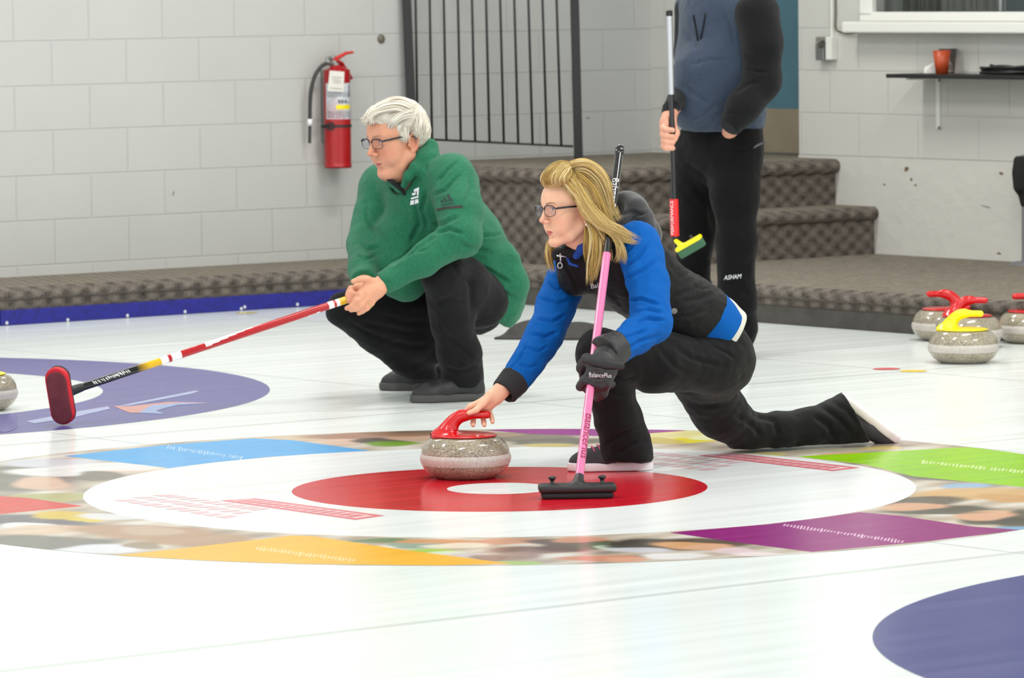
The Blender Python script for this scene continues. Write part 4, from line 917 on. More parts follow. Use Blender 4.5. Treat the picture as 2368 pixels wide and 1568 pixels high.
def eye_mat(name, iris):
    m = mat(name, (226, 222, 216), .08, coat=.5); nt = m.node_tree; b = nt.nodes['Principled BSDF']; L = nt.links.new
    tc = nt.nodes.new('ShaderNodeTexCoord'); sp = nt.nodes.new('ShaderNodeVectorMath'); sp.operation = 'NORMALIZE'; L(tc.outputs['Object'], sp.inputs[0])
    se = nt.nodes.new('ShaderNodeSeparateXYZ'); L(sp.outputs[0], se.inputs[0]); cr = nt.nodes.new('ShaderNodeValToRGB'); e = cr.color_ramp.elements
    e[0].position = .865; e[0].color = lin(228, 224, 220); e[1].position = .995; e[1].color = lin(8, 8, 8)
    for p, c in ((.875, iris), (.975, iris), (.982, (8, 8, 8))): k = cr.color_ramp.elements.new(p); k.color = lin(*c)
    L(se.outputs['Z'], cr.inputs[0]); L(cr.outputs[0], b.inputs['Base Color']); return m
def eyes(par, f, iris, gaze):
    for s_ in (-1, 1):
        q = MB(); q.lathe([(.0118*f.sc*math.sin(a), -.0118*f.sc*math.cos(a)) for a in np.linspace(0.01, math.pi-.01, 20)], 28)
        o = q.build('eyeball', eye_mat('eye', iris), None, smooth=True); g = unit(gaze); zx = unit(np.cross([0, 0, 1], g)); o.matrix_world = rowmat(f.w((s_*.0315, .0712, .0335)), zx, np.cross(g, zx), g); put(o, par)
def put(o, par):
    """child of a person whose Empty sits unrotated at its feet"""
    mw = o.matrix_world.copy(); o.parent = par; o.matrix_parent_inverse = Matrix.Translation(-Vector(par.location)); return o
def glasses(par, f, m, lens, w_=.0262, h_=.0165, shape=3.2, temple_r=.0018):
    g = bpy.data.objects.new('glasses', None); COL.objects.link(g); g.empty_display_size = .02; put(g, par); g['label'] = 'dark framed glasses'
    def sub(o): o.parent = g; return o
    q = MB(); fc = [None, None]
    for i, s_ in enumerate((-1, 1)):
        pts = []
        for k in range(40):
            a = 2*math.pi*k/40; ca, sa = math.cos(a), math.sin(a); px_ = math.copysign(abs(ca)**(2/shape), ca)*w_; pz = math.copysign(abs(sa)**(2/shape), sa)*h_
            X = s_*(.0345)+px_; pts.append(f.w((X, .0985-.006*(abs(X)/.06)**2+.004*(pz/h_)*0, .0285+pz-.0012*s_*px_/w_*0)))
        fc[i] = pts
        fq = MB(); fq.tube(pts+[pts[0]], .0010*f.sc, 6, cap=False); sub(fq.build('rim', m, None, smooth=True))
        top = [p for k, p in enumerate(pts) if 2 <= k <= 18]; fq = MB(); fq.tube(top, .0019*f.sc, 6); sub(fq.build('brow_bar', m, None, smooth=True))
        lq = MB(); c = np.mean(pts, 0); lq.add([c]+pts, [(0, k+1, (k+1) % 40+1) for k in range(40)]); lo = sub(lq.build('lens', lens, None, smooth=True)); sm = lo.modifiers.new('s', 'SOLIDIFY'); sm.thickness = .0012
        e = .0345+w_; tq = MB(); tq.tube([f.w((s_*e, .0925, .036)), f.w((s_*(e+.006), .085, .037)), f.w((s_*.0765, .040, .036)), f.w((s_*.0795, .0, .032)), f.w((s_*.080, -.020, .026)), f.w((s_*.078, -.034, .010))], [.0028*f.sc, .0034*f.sc, .0032*f.sc, .0026*f.sc, .0022*f.sc, .0018*f.sc], 8); sub(tq.build('temple', m, None, smooth=True))
    q = MB(); q.tube([f.w((-.009, .0985, .033)), f.w((-.004, .1005, .0355)), f.w((.004, .1005, .0355)), f.w((.009, .0985, .033))], .0013*f.sc, 7); sub(q.build('bridge', m, None, smooth=True)); return g
def fold_disp(strokes, amp_noise=(), seed=0, push=None):
    """real cloth relief: soft noise plus pressed folds along the listed lines (picture pixels; half-width px, depth m)"""
    def fn(V, n):
        d = np.zeros(len(V))
        for a, fr_, an in amp_noise: d += a*noise3(V*np.asarray(an), fr_, seed+int(fr_))
        q = project(V); facing = np.clip(-(n@_F)*2.0+.2, 0, 1)
        for pts, w_, a in strokes:
            P = np.asarray(pts, float); best = np.full(len(V), 1e9); tt = np.zeros(len(V)); nseg = len(P)-1
            lo, hi = P.min(0)-w_*3, P.max(0)+w_*3; ix = np.nonzero((q > lo).all(1) & (q < hi).all(1) & (facing > 0))[0]
            if len(ix) == 0: continue
            Q_ = q[ix]; bb = np.full(len(ix), 1e9); tb = np.zeros(len(ix))
            for i in range(nseg):
                ab = P[i+1]-P[i]; t = np.clip(((Q_-P[i])@ab)/(ab@ab), 0, 1); e = np.linalg.norm(Q_-(P[i]+t[:, None]*ab), axis=1); m_ = e < bb; bb[m_] = e[m_]; tb[m_] = (i+t[m_])/nseg
            r = bb/w_; prof = (1-1.3*r*r)*np.exp(-r*r)*np.clip(np.minimum(tb, 1-tb)*5+.15, 0, 1); d[ix] -= a*prof*facing[ix]
        return d
    return fn
def strands(name, par, guides, m, seed=1):
    """locks of hair: each guide = (list of (x, y, depth) along the lock, root spread, tip spread, depth spread, count, radius, colours)"""
    r = np.random.default_rng(seed); VV, FF, CC_ = [], [], []; off = 0; SEG, K = 22, 5
    GDseed = []
    for pts, rs, ts, ds_, cnt, rad, cols in guides:
        GDseed.append(0)
        P = np.array([at(*p) for p in pts]); n = len(P); Pe = np.vstack([2*P[0]-P[1], P, 2*P[-1]-P[-2]])
        U = np.linspace(0, n-1-1e-6, SEG); cur = []
        for u in U:
            i = int(u); t = u-i; a, b_, c, d = Pe[i:i+4]; cur.append(.5*((2*b_)+(c-a)*t+(2*a-5*b_+4*c-d)*t*t+(3*b_-a-3*c+d)*t**3))
        cur = np.array(cur); T = np.gradient(cur, axis=0); T /= np.linalg.norm(T, axis=1, keepdims=True); side = np.cross(T, _F); side /= np.linalg.norm(side, axis=1, keepdims=True)+1e-9
        tt = np.linspace(0, 1, SEG)
        for k in range(cnt):
            e = r.uniform(-1, 1); e2 = r.uniform(-1, 1); ln = r.uniform(.74, 1.0); st0 = r.uniform(0, .16)*(r.random() < .75); ph = r.uniform(0, 6.28); wv = r.uniform(.0006, .0034)
            sp = (rs+(ts-rs)*tt)*e+wv*np.sin(tt*r.uniform(4, 9)+ph)*np.clip(tt*3, .2, 1); dp = ds_*math.sqrt(max(0, 1-e*e*.8))*e2
            c = cur+side*sp[:, None]+_F*(dp+0*tt)[:, None]; idx = np.clip(st0+tt*(ln-st0), 0, 1)*(SEG-1); i0 = np.floor(idx).astype(int); i1 = np.minimum(i0+1, SEG-1); c = c[i0]+(c[i1]-c[i0])*(idx-i0)[:, None]
            rr = rad*r.uniform(.7, 1.3)*np.clip(np.minimum(.25+tt*5, (1-tt)*2.2+.05), .05, 1)
            bn = np.cross(T, side)
            for j in range(SEG):
                for q_ in range(K):
                    a = 2*math.pi*q_/K; VV.append(c[j]+rr[j]*(side[j]*math.cos(a)*1.35+bn[j]*math.sin(a)*.7))
            cm = np.mean([lin(*c)[:3] for c in cols], 0); kk = int((e*.5+.5)*4.99+r.uniform(-.6, .6)+len(GDseed)) % len(cols); c0 = np.array(lin(*cols[kk])[:3])*r.uniform(.88, 1.12)*.75+cm*.25; c1 = np.array(lin(*cols[r.integers(len(cols))])[:3])*.5+cm*.5
            for j in range(SEG): CC_ += [c0*(1-tt[j]*.5)+c1*tt[j]*.5]*K
            for j in range(SEG-1):
                for q_ in range(K):
                    q2 = (q_+1) % K; FF.append((off+j*K+q_, off+j*K+q2, off+(j+1)*K+q2, off+(j+1)*K+q_))
            off += SEG*K
    return put(mesh_obj(name, np.array(VV), np.array(FF), m, None, np.clip(np.array(CC_), 0, 1)), par)
def shoe(par, heel, toe_dir, up, L, W, upper_m, sole_m, lace_m, label=None, hgt=.085, laces=5, extra_sole=None):
    f = Frame(heel, toe_dir, up, L/.27); w_ = W/.1
    g = bpy.data.objects.new('shoe', None); COL.objects.link(g); g.empty_display_size = .03; put(g, par)
    if label: g['label'] = label
    sub = lambda o: (setattr(o, 'parent', g), o)[1]
    s_ = Solid(.0028); nz = f.z
    s_.add(f.cone((0, .037, .014), (0, .12, .014), .037*w_, .038*w_), .01).add(f.cone((0, .12, .014), (.004*w_, .20, .014), .038*w_, .048*w_), .01).add(f.cone((.004*w_, .20, .014), (.002, .234, .014), .048*w_, .037*w_), .01)
    s_.clip(f.w((0, 0, .027)), f.z).clip(f.w((0, 0, .0)), -f.z)
    sub(sdf_obj('sole', s_, sole_m, None, 2))
    s_ = Solid(.0028)
    s_.add(f.cone((0, .040, .035), (0, .045, .07), .034*w_, .033*w_), .01).add(f.cone((0, .045, .045), (0, .155, .044), .036*w_, .0345*w_), .02).add(f.cone((0, .15, .036), (.003, .205, .027), .040*w_, .038*w_), .02).add(f.cone((.003, .205, .026), (.002, .235, .024), .040*w_, .030*w_), .02)
    s_.add(f.cone((0, .13, .064), (0, .095, .098), .022*w_, .020*w_, (1, 0, 0), .8), .012)
    s_.clip(f.w((0, 0, .020)), -f.z); sub(sdf_obj('upper', s_, upper_m, None, 2))
    for k in range(laces):
        y = .118+.018*k; z = .0905-.0042*k; q = MB(); q.tube([f.w((-.027*w_, y-.006, z-.012)), f.w((-.012*w_, y, z+.001)), f.w((.012*w_, y+.002, z+.001)), f.w((.027*w_, y-.006, z-.012))], .0028, 7); sub(q.build('lace', lace_m, None, smooth=True))
    if laces: 
        q = MB(); q.tube([f.w((0, .118, .095)), f.w((.02, .113, .107)), f.w((.036, .128, .099)), f.w((.012, .126, .093)), f.w((-.02, .118, .107)), f.w((-.036, .130, .097)), f.w((-.008, .124, .093))], .0026, 7); sub(q.build('lace', lace_m, None, smooth=True))
    return g
def flat_text(name, txt, centre, X, Yv, size, m, par=None, on=None, d=.004):
    """lettering laid on a surface: on = (verts, normals) to hug"""
    v, f = text_verts(txt, size); X, Yv = unit(X), unit(Yv); P = centre+v[:, :1]*X+v[:, 1:2]*Yv
    q = MB(); q.add(P, f); o = q.build(name, m, None)
    return put(o, par) if par is not None else o
def hug(o, target, off=.0015, d=None):
    """project the lettering's vertices along the view onto the cloth mesh"""
    from mathutils.bvhtree import BVHTree
    me = target.data; T = BVHTree.FromPolygons([v.co[:] for v in me.vertices], [tuple(p.vertices) for p in me.polygons]); dd = Vector(_F if d is None else d)
    for v in o.data.vertices:
        h = T.ray_cast(v.co-dd*.3, dd, 1.0)
        if h[0] is not None: v.co = h[0]+h[1]*off
    return o
def px_text(name, txt, x, y, ang, wpx, Y, m, par, target, off=.0015, squeeze=1.0, shear=0.0):
    """lettering of pixel width wpx centred at a picture point, hugging a garment"""
    v, f = text_verts(txt, 1.0); w_ = np.ptp(v[:, 0]); k = wpx/w_; c, s_ = math.cos(ang), math.sin(ang); P = []
    for p in v:
        a, b_ = (p[0]+shear*p[1])*k, -p[1]*k*squeeze; P.append(at(x+a*c-b_*s_, y+a*s_+b_*c, Y))
    q = MB(); q.add(P, f); o = q.build(name, m, None); hug(o, target, off); return put(o, par)
def px_patch(name, pts, Y, m, par, target, off=.0012, n=6):
    """a flat printed shape hugging a garment"""
    bm = bmesh.new(); vs_ = [bm.verts.new(at(x, y, Y)) for x, y in pts]; bm.faces.new(vs_); bmesh.ops.triangulate(bm, faces=bm.faces[:]); bmesh.ops.subdivide_edges(bm, edges=bm.edges[:], cuts=3, use_grid_fill=True)
    me = bpy.data.meshes.new(name); bm.to_mesh(me); bm.free(); o = link(name, me, m); hug(o, target, off); return put(o, par)
# ================================================================== the crouching woman delivering the stone
LD = np.array([.62, -.78, 0.0])                           # her left
woman = thing('person', 'blonde person in black vest and blue sleeves lunging low, hand on the red handled stone', 'person', tuple(ground(1440, 1075)))
phi = math.radians(29); hf = np.array([-math.cos(phi), -math.sin(phi), -.10]); HW = Frame(at(1321, 499, .43), hf, (0.0, .02, 1), .95)
WB = Solid(.0019); head_solid(WB, HW)
WB.chain([HW.w((0, -.022, -.01)), HW.w((0, -.03, -.075)), at(1392, 590, .52)], [.052, .047, .058], .02)
pel, chest = at(1652, 792, .72), at(1445, 618, .53); lsh, rsh = at(1476, 566, .38), at(1312, 640, .64); eT = unit(chest-pel); nT = unit(np.cross(eT, LD))
WB.add(Cone(pel, (pel+chest)/2, .085, .09, nT, 1.3), .03).add(Cone((pel+chest)/2, chest, .09, .105, nT, 1.3), .03).add(Cone(lsh, rsh, .045, .045), .03)
lel, lwr = at(1507, 748, .22), at(1422, 812, .06); rel, rwr = at(1262, 770, .50), at(1160, 902, .355)
WB.chain([lsh, lel, lwr], [.04, .036, .026], .01).chain([rsh, rel, rwr], [.04, .034, .0235], .01)
lhip, rhip = at(1650, 830, .63), at(1632, 842, .80); lkn, lan = at(1390, 818, .37), at(1438, 1045, .455); rkn, ran = at(1733, 1004, 1.0), at(1965, 985, 1.17)
WB.chain([lhip, lkn, lan], [.055, .038, .026], .02).chain([rhip, at(1640, 930, .89), rkn, ran], [.05, .042, .034, .024], .02)
WB.add(Cone(lan, at(1404, 1072, .46), .024, .018), .02).add(Cone(ran, at(2035, 998, 1.21), .022, .016), .02)
# bare right hand over the stone's handle: palm, four fingers wrapping under the grip, thumb on top
WB.chain([rwr, at(1146, 916, .350), at(1124, 934, .343)], [.0235, .0235, .021], .012, n=_F, s=1.15)
mcp = [at(1088, 940, .338), at(1101, 946, .346), at(1115, 950, .350), at(1128, 950, .352)]
for p in mcp: WB.add(Cone(at(1138, 922, .348), p, .0165, .0095), .01)
fing = [[mcp[0], at(1074, 956, .340), at(1062, 972, .334), at(1055, 983, .318)],
        [mcp[1], at(1096, 962, .346), at(1094, 978, .336), at(1094, 983, .312)],
        [mcp[2], at(1117, 964, .348), at(1119, 978, .337), at(1120, 983, .313)],
        [mcp[3], at(1134, 960, .350), at(1138, 969, .340), at(1139, 976, .326)]]
for i, ch in enumerate(fing): WB.chain(ch, [(.0092, .0095, .0095, .0085)[i], .0085-.0006*(i == 3), .0076-.0006*(i == 3), .0068-.0004*(i == 3)], .004)
WB.chain([at(1133, 915, .335), at(1116, 934, .318), at(1101, 949, .301), at(1084, 955, .296)], [.0155, .0115, .0088, .0072], .008)
# left hand inside the glove round the broom
WB.chain([lwr, at(1395, 850, .045)], [.026, .026], .01)
ST_L = np.array(stone_main.location); ST_R = math.radians(6); stw = lambda p: ST_L+rotz(p, ST_R)
GRIP = ([(-.05, 0, .152), (-.034, 0, .172), (-.016, 0, .185), (.004, 0, .189), (.066, 0, .188)], [.0185, .0150, .0133, .0126, .0122])
carve(WB, [stw(np.array(p, float)) for p in GRIP[0]], GRIP[1], .0014); carve(WB, [pbN-u_*.05, pbT], [.0128, .0128])
skinW = face_colour(HW, (234, 186, 156), (188, 98, 96), (226, 152, 126), (138, 100, 66), brow_amt=.95)
put(sdf_obj('body', WB, M_skin, None, 2, col=skinW), woman)
eyes(woman, HW, (62, 92, 116), hf+np.array([0, -.12, .06]))
def lens_mat():
    m = mat('clear_lens', (250, 250, 255), .02); nt = m.node_tree; tr = nt.nodes.new('ShaderNodeBsdfTransparent'); tr.inputs[0].default_value = (.95, .94, .97, 1); gl = nt.nodes.new('ShaderNodeBsdfGlossy'); gl.inputs['Roughness'].default_value = .03
    fr = nt.nodes.new('ShaderNodeLayerWeight'); fr.inputs[0].default_value = .12; mx = nt.nodes.new('ShaderNodeMixShader'); mr = nt.nodes.new('ShaderNodeMath'); mr.operation = 'MULTIPLY'; mr.inputs[1].default_value = .22
    nt.links.new(fr.outputs['Fresnel'], mr.inputs[0]); nt.links.new(mr.outputs[0], mx.inputs[0]); nt.links.new(tr.outputs[0], mx.inputs[1]); nt.links.new(gl.outputs[0], mx.inputs[2]); nt.links.new(mx.outputs[0], nt.nodes['Material Output'].inputs[0]); return m
lensW = lens_mat()
glasses(woman, HW, mat('black_frame', (22, 22, 30), .25, coat=.4), lensW, .0300, .0172, 2.8)
q = MB(); q.lathe([(.0052*math.sin(a), -.0052*math.cos(a)) for a in np.linspace(.01, 3.13, 14)], 20, 0, HW.w((-.093, .0, -.026))); put(q.build('earring', mat('pearl', (240, 238, 230), .2, coat=.6), None, smooth=True), woman)
# ---- clothes
M_blue = mat('blue_fleece', (0, 88, 170), .85, spec=.2, bump=(420, .25)); M_vest = mat('black_vest', (18, 18, 20), .6, spec=.25, bump=(240, .4)); M_trou = mat('black_trousers', (15, 15, 16), .85, spec=.2, bump=(500, .25), sheen=.08); M_cuff = mat('black_knit', (38, 38, 40), .9, bump=(300, .5))
J = Solid(.0042); J2 = Solid(.0042)
J.chain([lsh+np.array([0, 0, .004]), at(1497, 650, .30), lel, at(1470, 780, .15), at(1424, 810, .07)], [.068, .064, .061, .052, .043], .012)
J2.chain([rsh, at(1284, 712, .575), rel, at(1222, 836, .43), at(1184, 888, .382)], [.066, .060, .057, .051, .044], .012)
J.clip(at(1424, 809, .07), unit(at(1424, 810, .07)-at(1470, 780, .15)), .09); J2.clip(at(1184, 888, .382), unit(at(1184, 888, .382)-at(1222, 836, .43)), .09)
fs = [([(1440,700),(1480,690),(1530,705)],7,.006),([(1470,745),(1500,735),(1540,742)],7,.006),([(1462,722),(1500,716),(1535,722)],6,.004),([(1440,620),(1470,600),(1500,560)],8,.005),([(1440,650),(1480,628),(1520,600)],8,.005),([(1436,590),(1460,570),(1478,540)],7,.004),([(1420,790),(1460,775),(1500,762)],7,.004),([(1440,815),(1480,790),(1530,775)],8,.004),
      ([(1248,690),(1290,700),(1325,690)],7,.006),([(1240,735),(1280,742),(1310,728)],7,.006),([(1226,770),(1262,778),(1290,768)],7,.006),([(1210,800),(1248,812),(1270,800)],6,.004),([(1200,840),(1225,850),(1245,845)],6,.003),([(1262,650),(1290,668),(1320,655)],7,.005),([(1175,860),(1200,830),(1222,790)],5,.003)]
for j_ in (J, J2): put(sdf_obj('jacket_sleeve', j_, M_blue, None, 3, disp=fold_disp([(p_, w_*.8, a_*1.7) for p_, w_, a_ in fs], [(.0045, 15, (1, 1, 1)), (.0028, 42, (1, 1, 1))], 1)), woman)
hem = Solid(.0042); pb = at(1640, 760, .71); hem.add(Cone(at(1618, 742, .69), at(1654, 778, .725), .142, .136, nT, 1.3), .01)
ce = unit(at(1664, 780, .72)-at(1610, 735, .69)); hem.clip(at(1656, 772, .72), ce, None, .006)
put(sdf_obj('jacket_hem', hem, M_blue, None, 2, disp=fold_disp([([(1600,770),(1640,750),(1668,715)],6,.004)], [(.003, 18, (1, 1, 1))], 2)), woman)
tee = Solid(.0042); tee.add(Cone(at(1634, 752, .70), at(1668, 786, .735), .1335, .1335, nT, 1.27), .01); tee.clip(at(1666, 779, .73), ce, None, .006)
put(sdf_obj('shirt_hem', tee, mat('white_cotton', (214, 210, 202), .85, bump=(300, .4)), None, 2, disp=fold_disp([], [(.0022, 22, (1, 1, 1))], 5)), woman)
for nm, a, b_, ra, rb in (('cuff', at(1192, 878, .388), at(1166, 906, .36), .0475, .0425),):
    c_ = Solid(.003); c_.add(Cone(a, b_, ra, rb), .002); e = unit(b_-a); c_.clip(b_+e*.004, e, None, .005).clip(a-e*.004, -e, None, .005); c_.sub(Cone(b_-e*.01, b_+e*.04, .030, .032), .004)
    put(sdf_obj(nm, c_, M_cuff, None, 2, disp=fold_disp([], [(.0016, 60, (1, 1, 1))], 3)), woman)
V_ = Solid(.0045)
mid = at(1548, 706, .63)
V_.add(Cone(at(1612, 738, .685), mid, .146, .138, nT, 1.28), .02).add(Cone(mid, at(1462, 632, .545), .138, .142, nT, 1.3), .04).add(Cone(at(1462, 632, .545), at(1420, 600, .51), .142, .105, nT, 1.25), .04)
V_.add(Cone(at(1462, 578, .42), at(1340, 632, .62), .062, .062), .05)
V_.chain([at(1400, 592, .51), at(1352, 582, .50)], [.078, .064], .03); V_.chain([at(1335, 640, .54), at(1318, 606, .50)], [.06, .045], .03)
V_.clip(at(1616, 742, .69), ce, None, .01)
for a, b_, r_a in ((lsh+LD*.075, lsh+LD*.02+np.array([0, 0, -.05]), .082), (rsh-LD*.075+np.array([-.03, 0, -.02]), rsh-LD*.03, .07)): V_.sub(Cone(a, b_, r_a, r_a*.75), .012)
vf = [([(1520,560),(1545,610),(1580,650)],8,.004),([(1580,700),(1620,690),(1650,680)],8,.004),([(1560,735),(1600,730),(1640,715)],7,.004),([(1350,690),(1390,720),(1430,740)],9,.004),([(1300,600),(1320,640),(1345,690)],5,.006),([(1600,655),(1620,668),(1640,668)],5,.004),([(1575,640),(1600,628),(1615,640)],6,.003),([(1555,690),(1600,670),(1630,655)],8,.003)]
carve(V_, [pbN-u_*.05, pbT], [.0128, .0128], .004); put(sdf_obj('vest', V_, M_vest, None, 3, disp=fold_disp(vf, [(.0035, 22, (1, 1, 1)), (.0022, 60, (1, 1, 1))], 7)), woman)
H_ = Solid(.0042)
H_.add(Ell(at(1452, 488, .52), (.062, .07, .062)), .02).add(Cone(at(1445, 505, .50), at(1478, 545, .53), .055, .07), .03).add(Cone(at(1430, 520, .47), at(1470, 560, .47), .05, .05), .03).chain([at(1448, 470, .50), at(1472, 478, .47), at(1492, 505, .45), at(1505, 545, .42)], [.026, .028, .026, .022], .012)
H_.sub(Ell(at(1418, 478, .47), (.035, .05, .045)), .02)
put(sdf_obj('hood', H_, mat('charcoal_hood', (52, 52, 55), .8, bump=(300, .3), sheen=.3), None, 3, disp=fold_disp([([(1430,500),(1460,490),(1490,498)],6,.006),([(1450,525),(1470,500),(1497,490)],5,.006)], [(.003, 24, (1, 1, 1))], 9)), woman)
C_ = Solid(.003)
C_.chain([at(1292, 590, .46), at(1322, 584, .44), at(1356, 572, .42), at(1384, 556, .43)], [.020, .022, .022, .022], .01); C_.chain([at(1292, 590, .46), at(1310, 580, .56), at(1360, 565, .58)], [.02, .022, .022], .01)
put(sdf_obj('collar', C_, M_vest, None, 2, disp=fold_disp([], [(.002, 50, (1, 1, 1))], 4)), woman)
C2 = Solid(.003); C2.chain([at(1333, 592, .412), at(1346, 576, .402), at(1356, 566, .40)], [.012, .013, .012], .006, n=_F, s=1.6).chain([at(1345, 575, .40), at(1372, 558, .395)], [.013, .012], .006, n=_F, s=1.6); C2.chain([at(1310, 592, .43), at(1318, 610, .425), at(1336, 616, .415)], [.0045, .005, .0045], .004)
put(sdf_obj('collar_lining', C2, mat('navy_fleece', (10, 62, 150), .8, bump=(300, .3)), None, 2), woman)
# zip pull, ring
q = MB(); za = at(1296, 594, .42)
for a, b_ in (((1287,591),(1310,594)), ((1296,586),(1297,606))): q.tube([at(*a, .425), at(*b_, .425)], .0028, 8)
put(q.build('zip_pull', mat('zip_metal', (196, 196, 200), .25, metal=.8), None, smooth=True), woman)
q = MB(); zc = at(1295, 614, .42); q.tube([zc+.0085*(np.array([1, 0, 0])*math.sin(a)*.8+np.array([0, 0, 1])*math.cos(a)) for a in np.linspace(0, 2*math.pi, 25)], .0016, 7, cap=False); put(q.build('zip_ring', mat('ring_metal', (206, 206, 210), .2, metal=.8), None, smooth=True), woman)
# ---- trousers
T_ = Solid(.0046)
T_.add(Cone(at(1628, 775, .71), at(1648, 815, .72), .130, .135, nT, 1.22), .03).clip(at(1618, 752, .70), unit(eT), None, .01)
T_.chain([at(1640, 838, .635), at(1510, 838, .49), at(1390, 820, .37)], [.096, .088, .077], .03)
T_.chain([at(1390, 820, .37), at(1412, 900, .40), at(1430, 965, .425), at(1446, 1025, .45), at(1452, 1068, .455)], [.076, .068, .068, .071, .076], .02)
T_.chain([at(1618, 855, .78), at(1660, 950, .90), at(1727, 1001, 1.0)], [.105, .081, .0665], .03)
T_.chain([at(1727, 1001, 1.0), at(1795, 1000, 1.05), at(1868, 993, 1.10), at(1930, 980, 1.145), at(1990, 962, 1.185)], [.066, .063, .062, .070, .098], .02)
T_.add(Ell(at(1655, 845, .72), (.10, .12, .10)), .04)
hn_ = unit(_R*.87+_U*.49-0*_F); T_.clip(at(1980, 966, 1.18), hn_, .25).clip(np.array([0, 0, .012]), (0, 0, -1)).clip(at(1450, 1068, .45)*np.array([1, 1, 0])+np.array([0, 0, .034]), (0, 0, -1), .22)
tf = [([(1560,800),(1600,830),(1680,850)],9,.005),([(1520,800),(1560,850),(1640,890)],10,.004),([(1400,860),(1440,880),(1470,870)],8,.006),([(1395,900),(1430,915),(1465,905)],8,.004),([(1400,1030),(1440,1000),(1480,985)],8,.005),([(1420,1055),(1460,1030),(1500,1015)],7,.005),([(1700,960),(1735,980),(1760,1010)],9,.006),([(1740,960),(1790,975),(1800,1010)],9,.005),([(1880,960),(1915,985),(1935,1020)],9,.007),([(1900,940),(1940,970),(1975,1010)],9,.006),([(1925,930),(1960,950),(1985,985)],8,.004),([(1810,1035),(1890,1010),(1960,1000)],9,.004),([(1650,800),(1680,815),(1700,830)],6,.004),([(1560,920),(1620,940),(1690,930)],9,.004)]
put(sdf_obj('trousers', T_, M_trou, None, 3, disp=fold_disp(tf, [(.0045, 13, (1, 1, 1)), (.002, 40, (1, 1, 1))], 11)), woman)
# ---- shoes
M_shoeW = mat('charcoal_canvas', (62, 60, 64), .8, bump=(300, .4)); M_soleW = mat('white_rubber', (232, 220, 222), .5); M_lace = mat('pink_laces', (214, 104, 140), .7)
hl_ = ground(1512, 1087); hl_[2] = .001; td = ground(1311, 1090)-hl_; td[2] = 0
shoe(woman, hl_, td, (0, 0, 1), .265, .096, M_shoeW, M_soleW, M_lace, 'charcoal sneaker with pink laces flat on the ice')
tt_ = at(2096, 1020, 1.245); tb = at(1972, 926, 1.165); td2 = unit(tt_-tb); up2 = -unit(_R*.60+_U*.80-_F*.10-td2*((_R*.60+_U*.80-_F*.10)@td2))
shoe(woman, tb-td2*.045, td2, up2, .262, .094, M_shoeW, M_soleW, M_lace, 'charcoal sneaker trailing on its toe, sole up', laces=4)
# ---- glove gripping the broom
M_glove = mat('black_leather_glove', (40, 40, 42), .5, bump=(160, .35)); G = Solid(.0027)
bx = lambda y, dY=0: None
def onbroom(y):
    t = (y-1112)/(347-1112); return pbN+(pbT-pbN)*t
gk = onbroom(862); G.add(Ell(at(1392, 852, gk[1]-.032), (.046, .026, .052)), .01)
G.chain([at(1424, 808, .065), at(1405, 830, .03)], [.044, .046], .02)
kn = [at(1352, 880, gk[1]-.036), at(1370, 888, gk[1]-.040), at(1388, 890, gk[1]-.040), at(1404, 886, gk[1]-.036)]
for i, k_ in enumerate(kn):
    G.add(Cone(at(1392, 848, gk[1]-.034), k_, .022, .0135), .014)
    p0 = project(k_); G.chain([k_, at(p0[0]-10, p0[1]+14, gk[1]-.012), at(p0[0]-8, p0[1]+10, gk[1]+.016), at(p0[0]+12, p0[1]+2, gk[1]+.026)], [.0135, .0128, .0120, .0105], .006)
G.chain([at(1358, 830, gk[1]-.02), at(1345, 850, gk[1]+.004), at(1352, 872, gk[1]+.022), at(1372, 884, gk[1]+.03)], [.018, .0155, .0135, .0115], .01)
G.chain([at(1398, 890, gk[1]-.022), at(1392, 910, gk[1]-.012), at(1382, 920, gk[1]+.002)], [.016, .0145, .0125], .01)
carve(G, [pbN-u_*.05, pbT], [.0128, .0128]); put(sdf_obj('glove', G, M_glove, None, 2, disp=fold_disp([([(1340,838),(1370,845),(1400,852),(1440,850)],3,.004),([(1355,870),(1385,878),(1412,868)],4,.003)], [(.0015, 60, (1, 1, 1))], 12)), woman)
g = [o for o in COL.objects if o.name == 'glove'][0]
cu = Solid(.003); cu.add(Cone(at(1432, 800, .075), at(1400, 818, .035), .050, .056), .003); e = unit(at(1400, 818, .035)-at(1432, 800, .075)); cu.clip(at(1398, 819, .03), e, None, .008).clip(at(1432, 800, .075), -e, None, .006)
carve(cu, [pbN-u_*.05, pbT], [.0128, .0128], .002); put(sdf_obj('glove_cuff', cu, M_glove, None, 2, disp=fold_disp([([(1360,800),(1390,812),(1425,820)],3,.004)], [(.002, 60, (1, 1, 1))], 13)), woman)
st_ = Solid(.003); st_.chain([at(1366, 836, gk[1]-.058), at(1400, 842, gk[1]-.062), at(1436, 846, gk[1]-.045)], [.0125, .0125, .012], .006, n=_F, s=2.0); put(sdf_obj('glove_strap', st_, mat('glove_strap', (30, 30, 32), .6), None, 2), woman)
px_text('lettering', 'BalancePlus', 1388, 868, .03, 51, gk[1]-.06, M_wht, woman, g, squeeze=1.35)
px_text('lettering', 'Bal', 1377, 659, -.1, 17, .38, M_wht, woman, [o for o in COL.objects if o.name == 'vest'][0], off=.003)
q = MB(); vb = [o for o in COL.objects if o.name == 'vest'][0]; sn = px_patch('snap_button', [(1558+7*math.cos(a), 718+7*math.sin(a)) for a in np.linspace(0, 6.28, 13)[:-1]], .5, mat('pewter', (120, 118, 114), .3, metal=.7), woman, vb, .004)
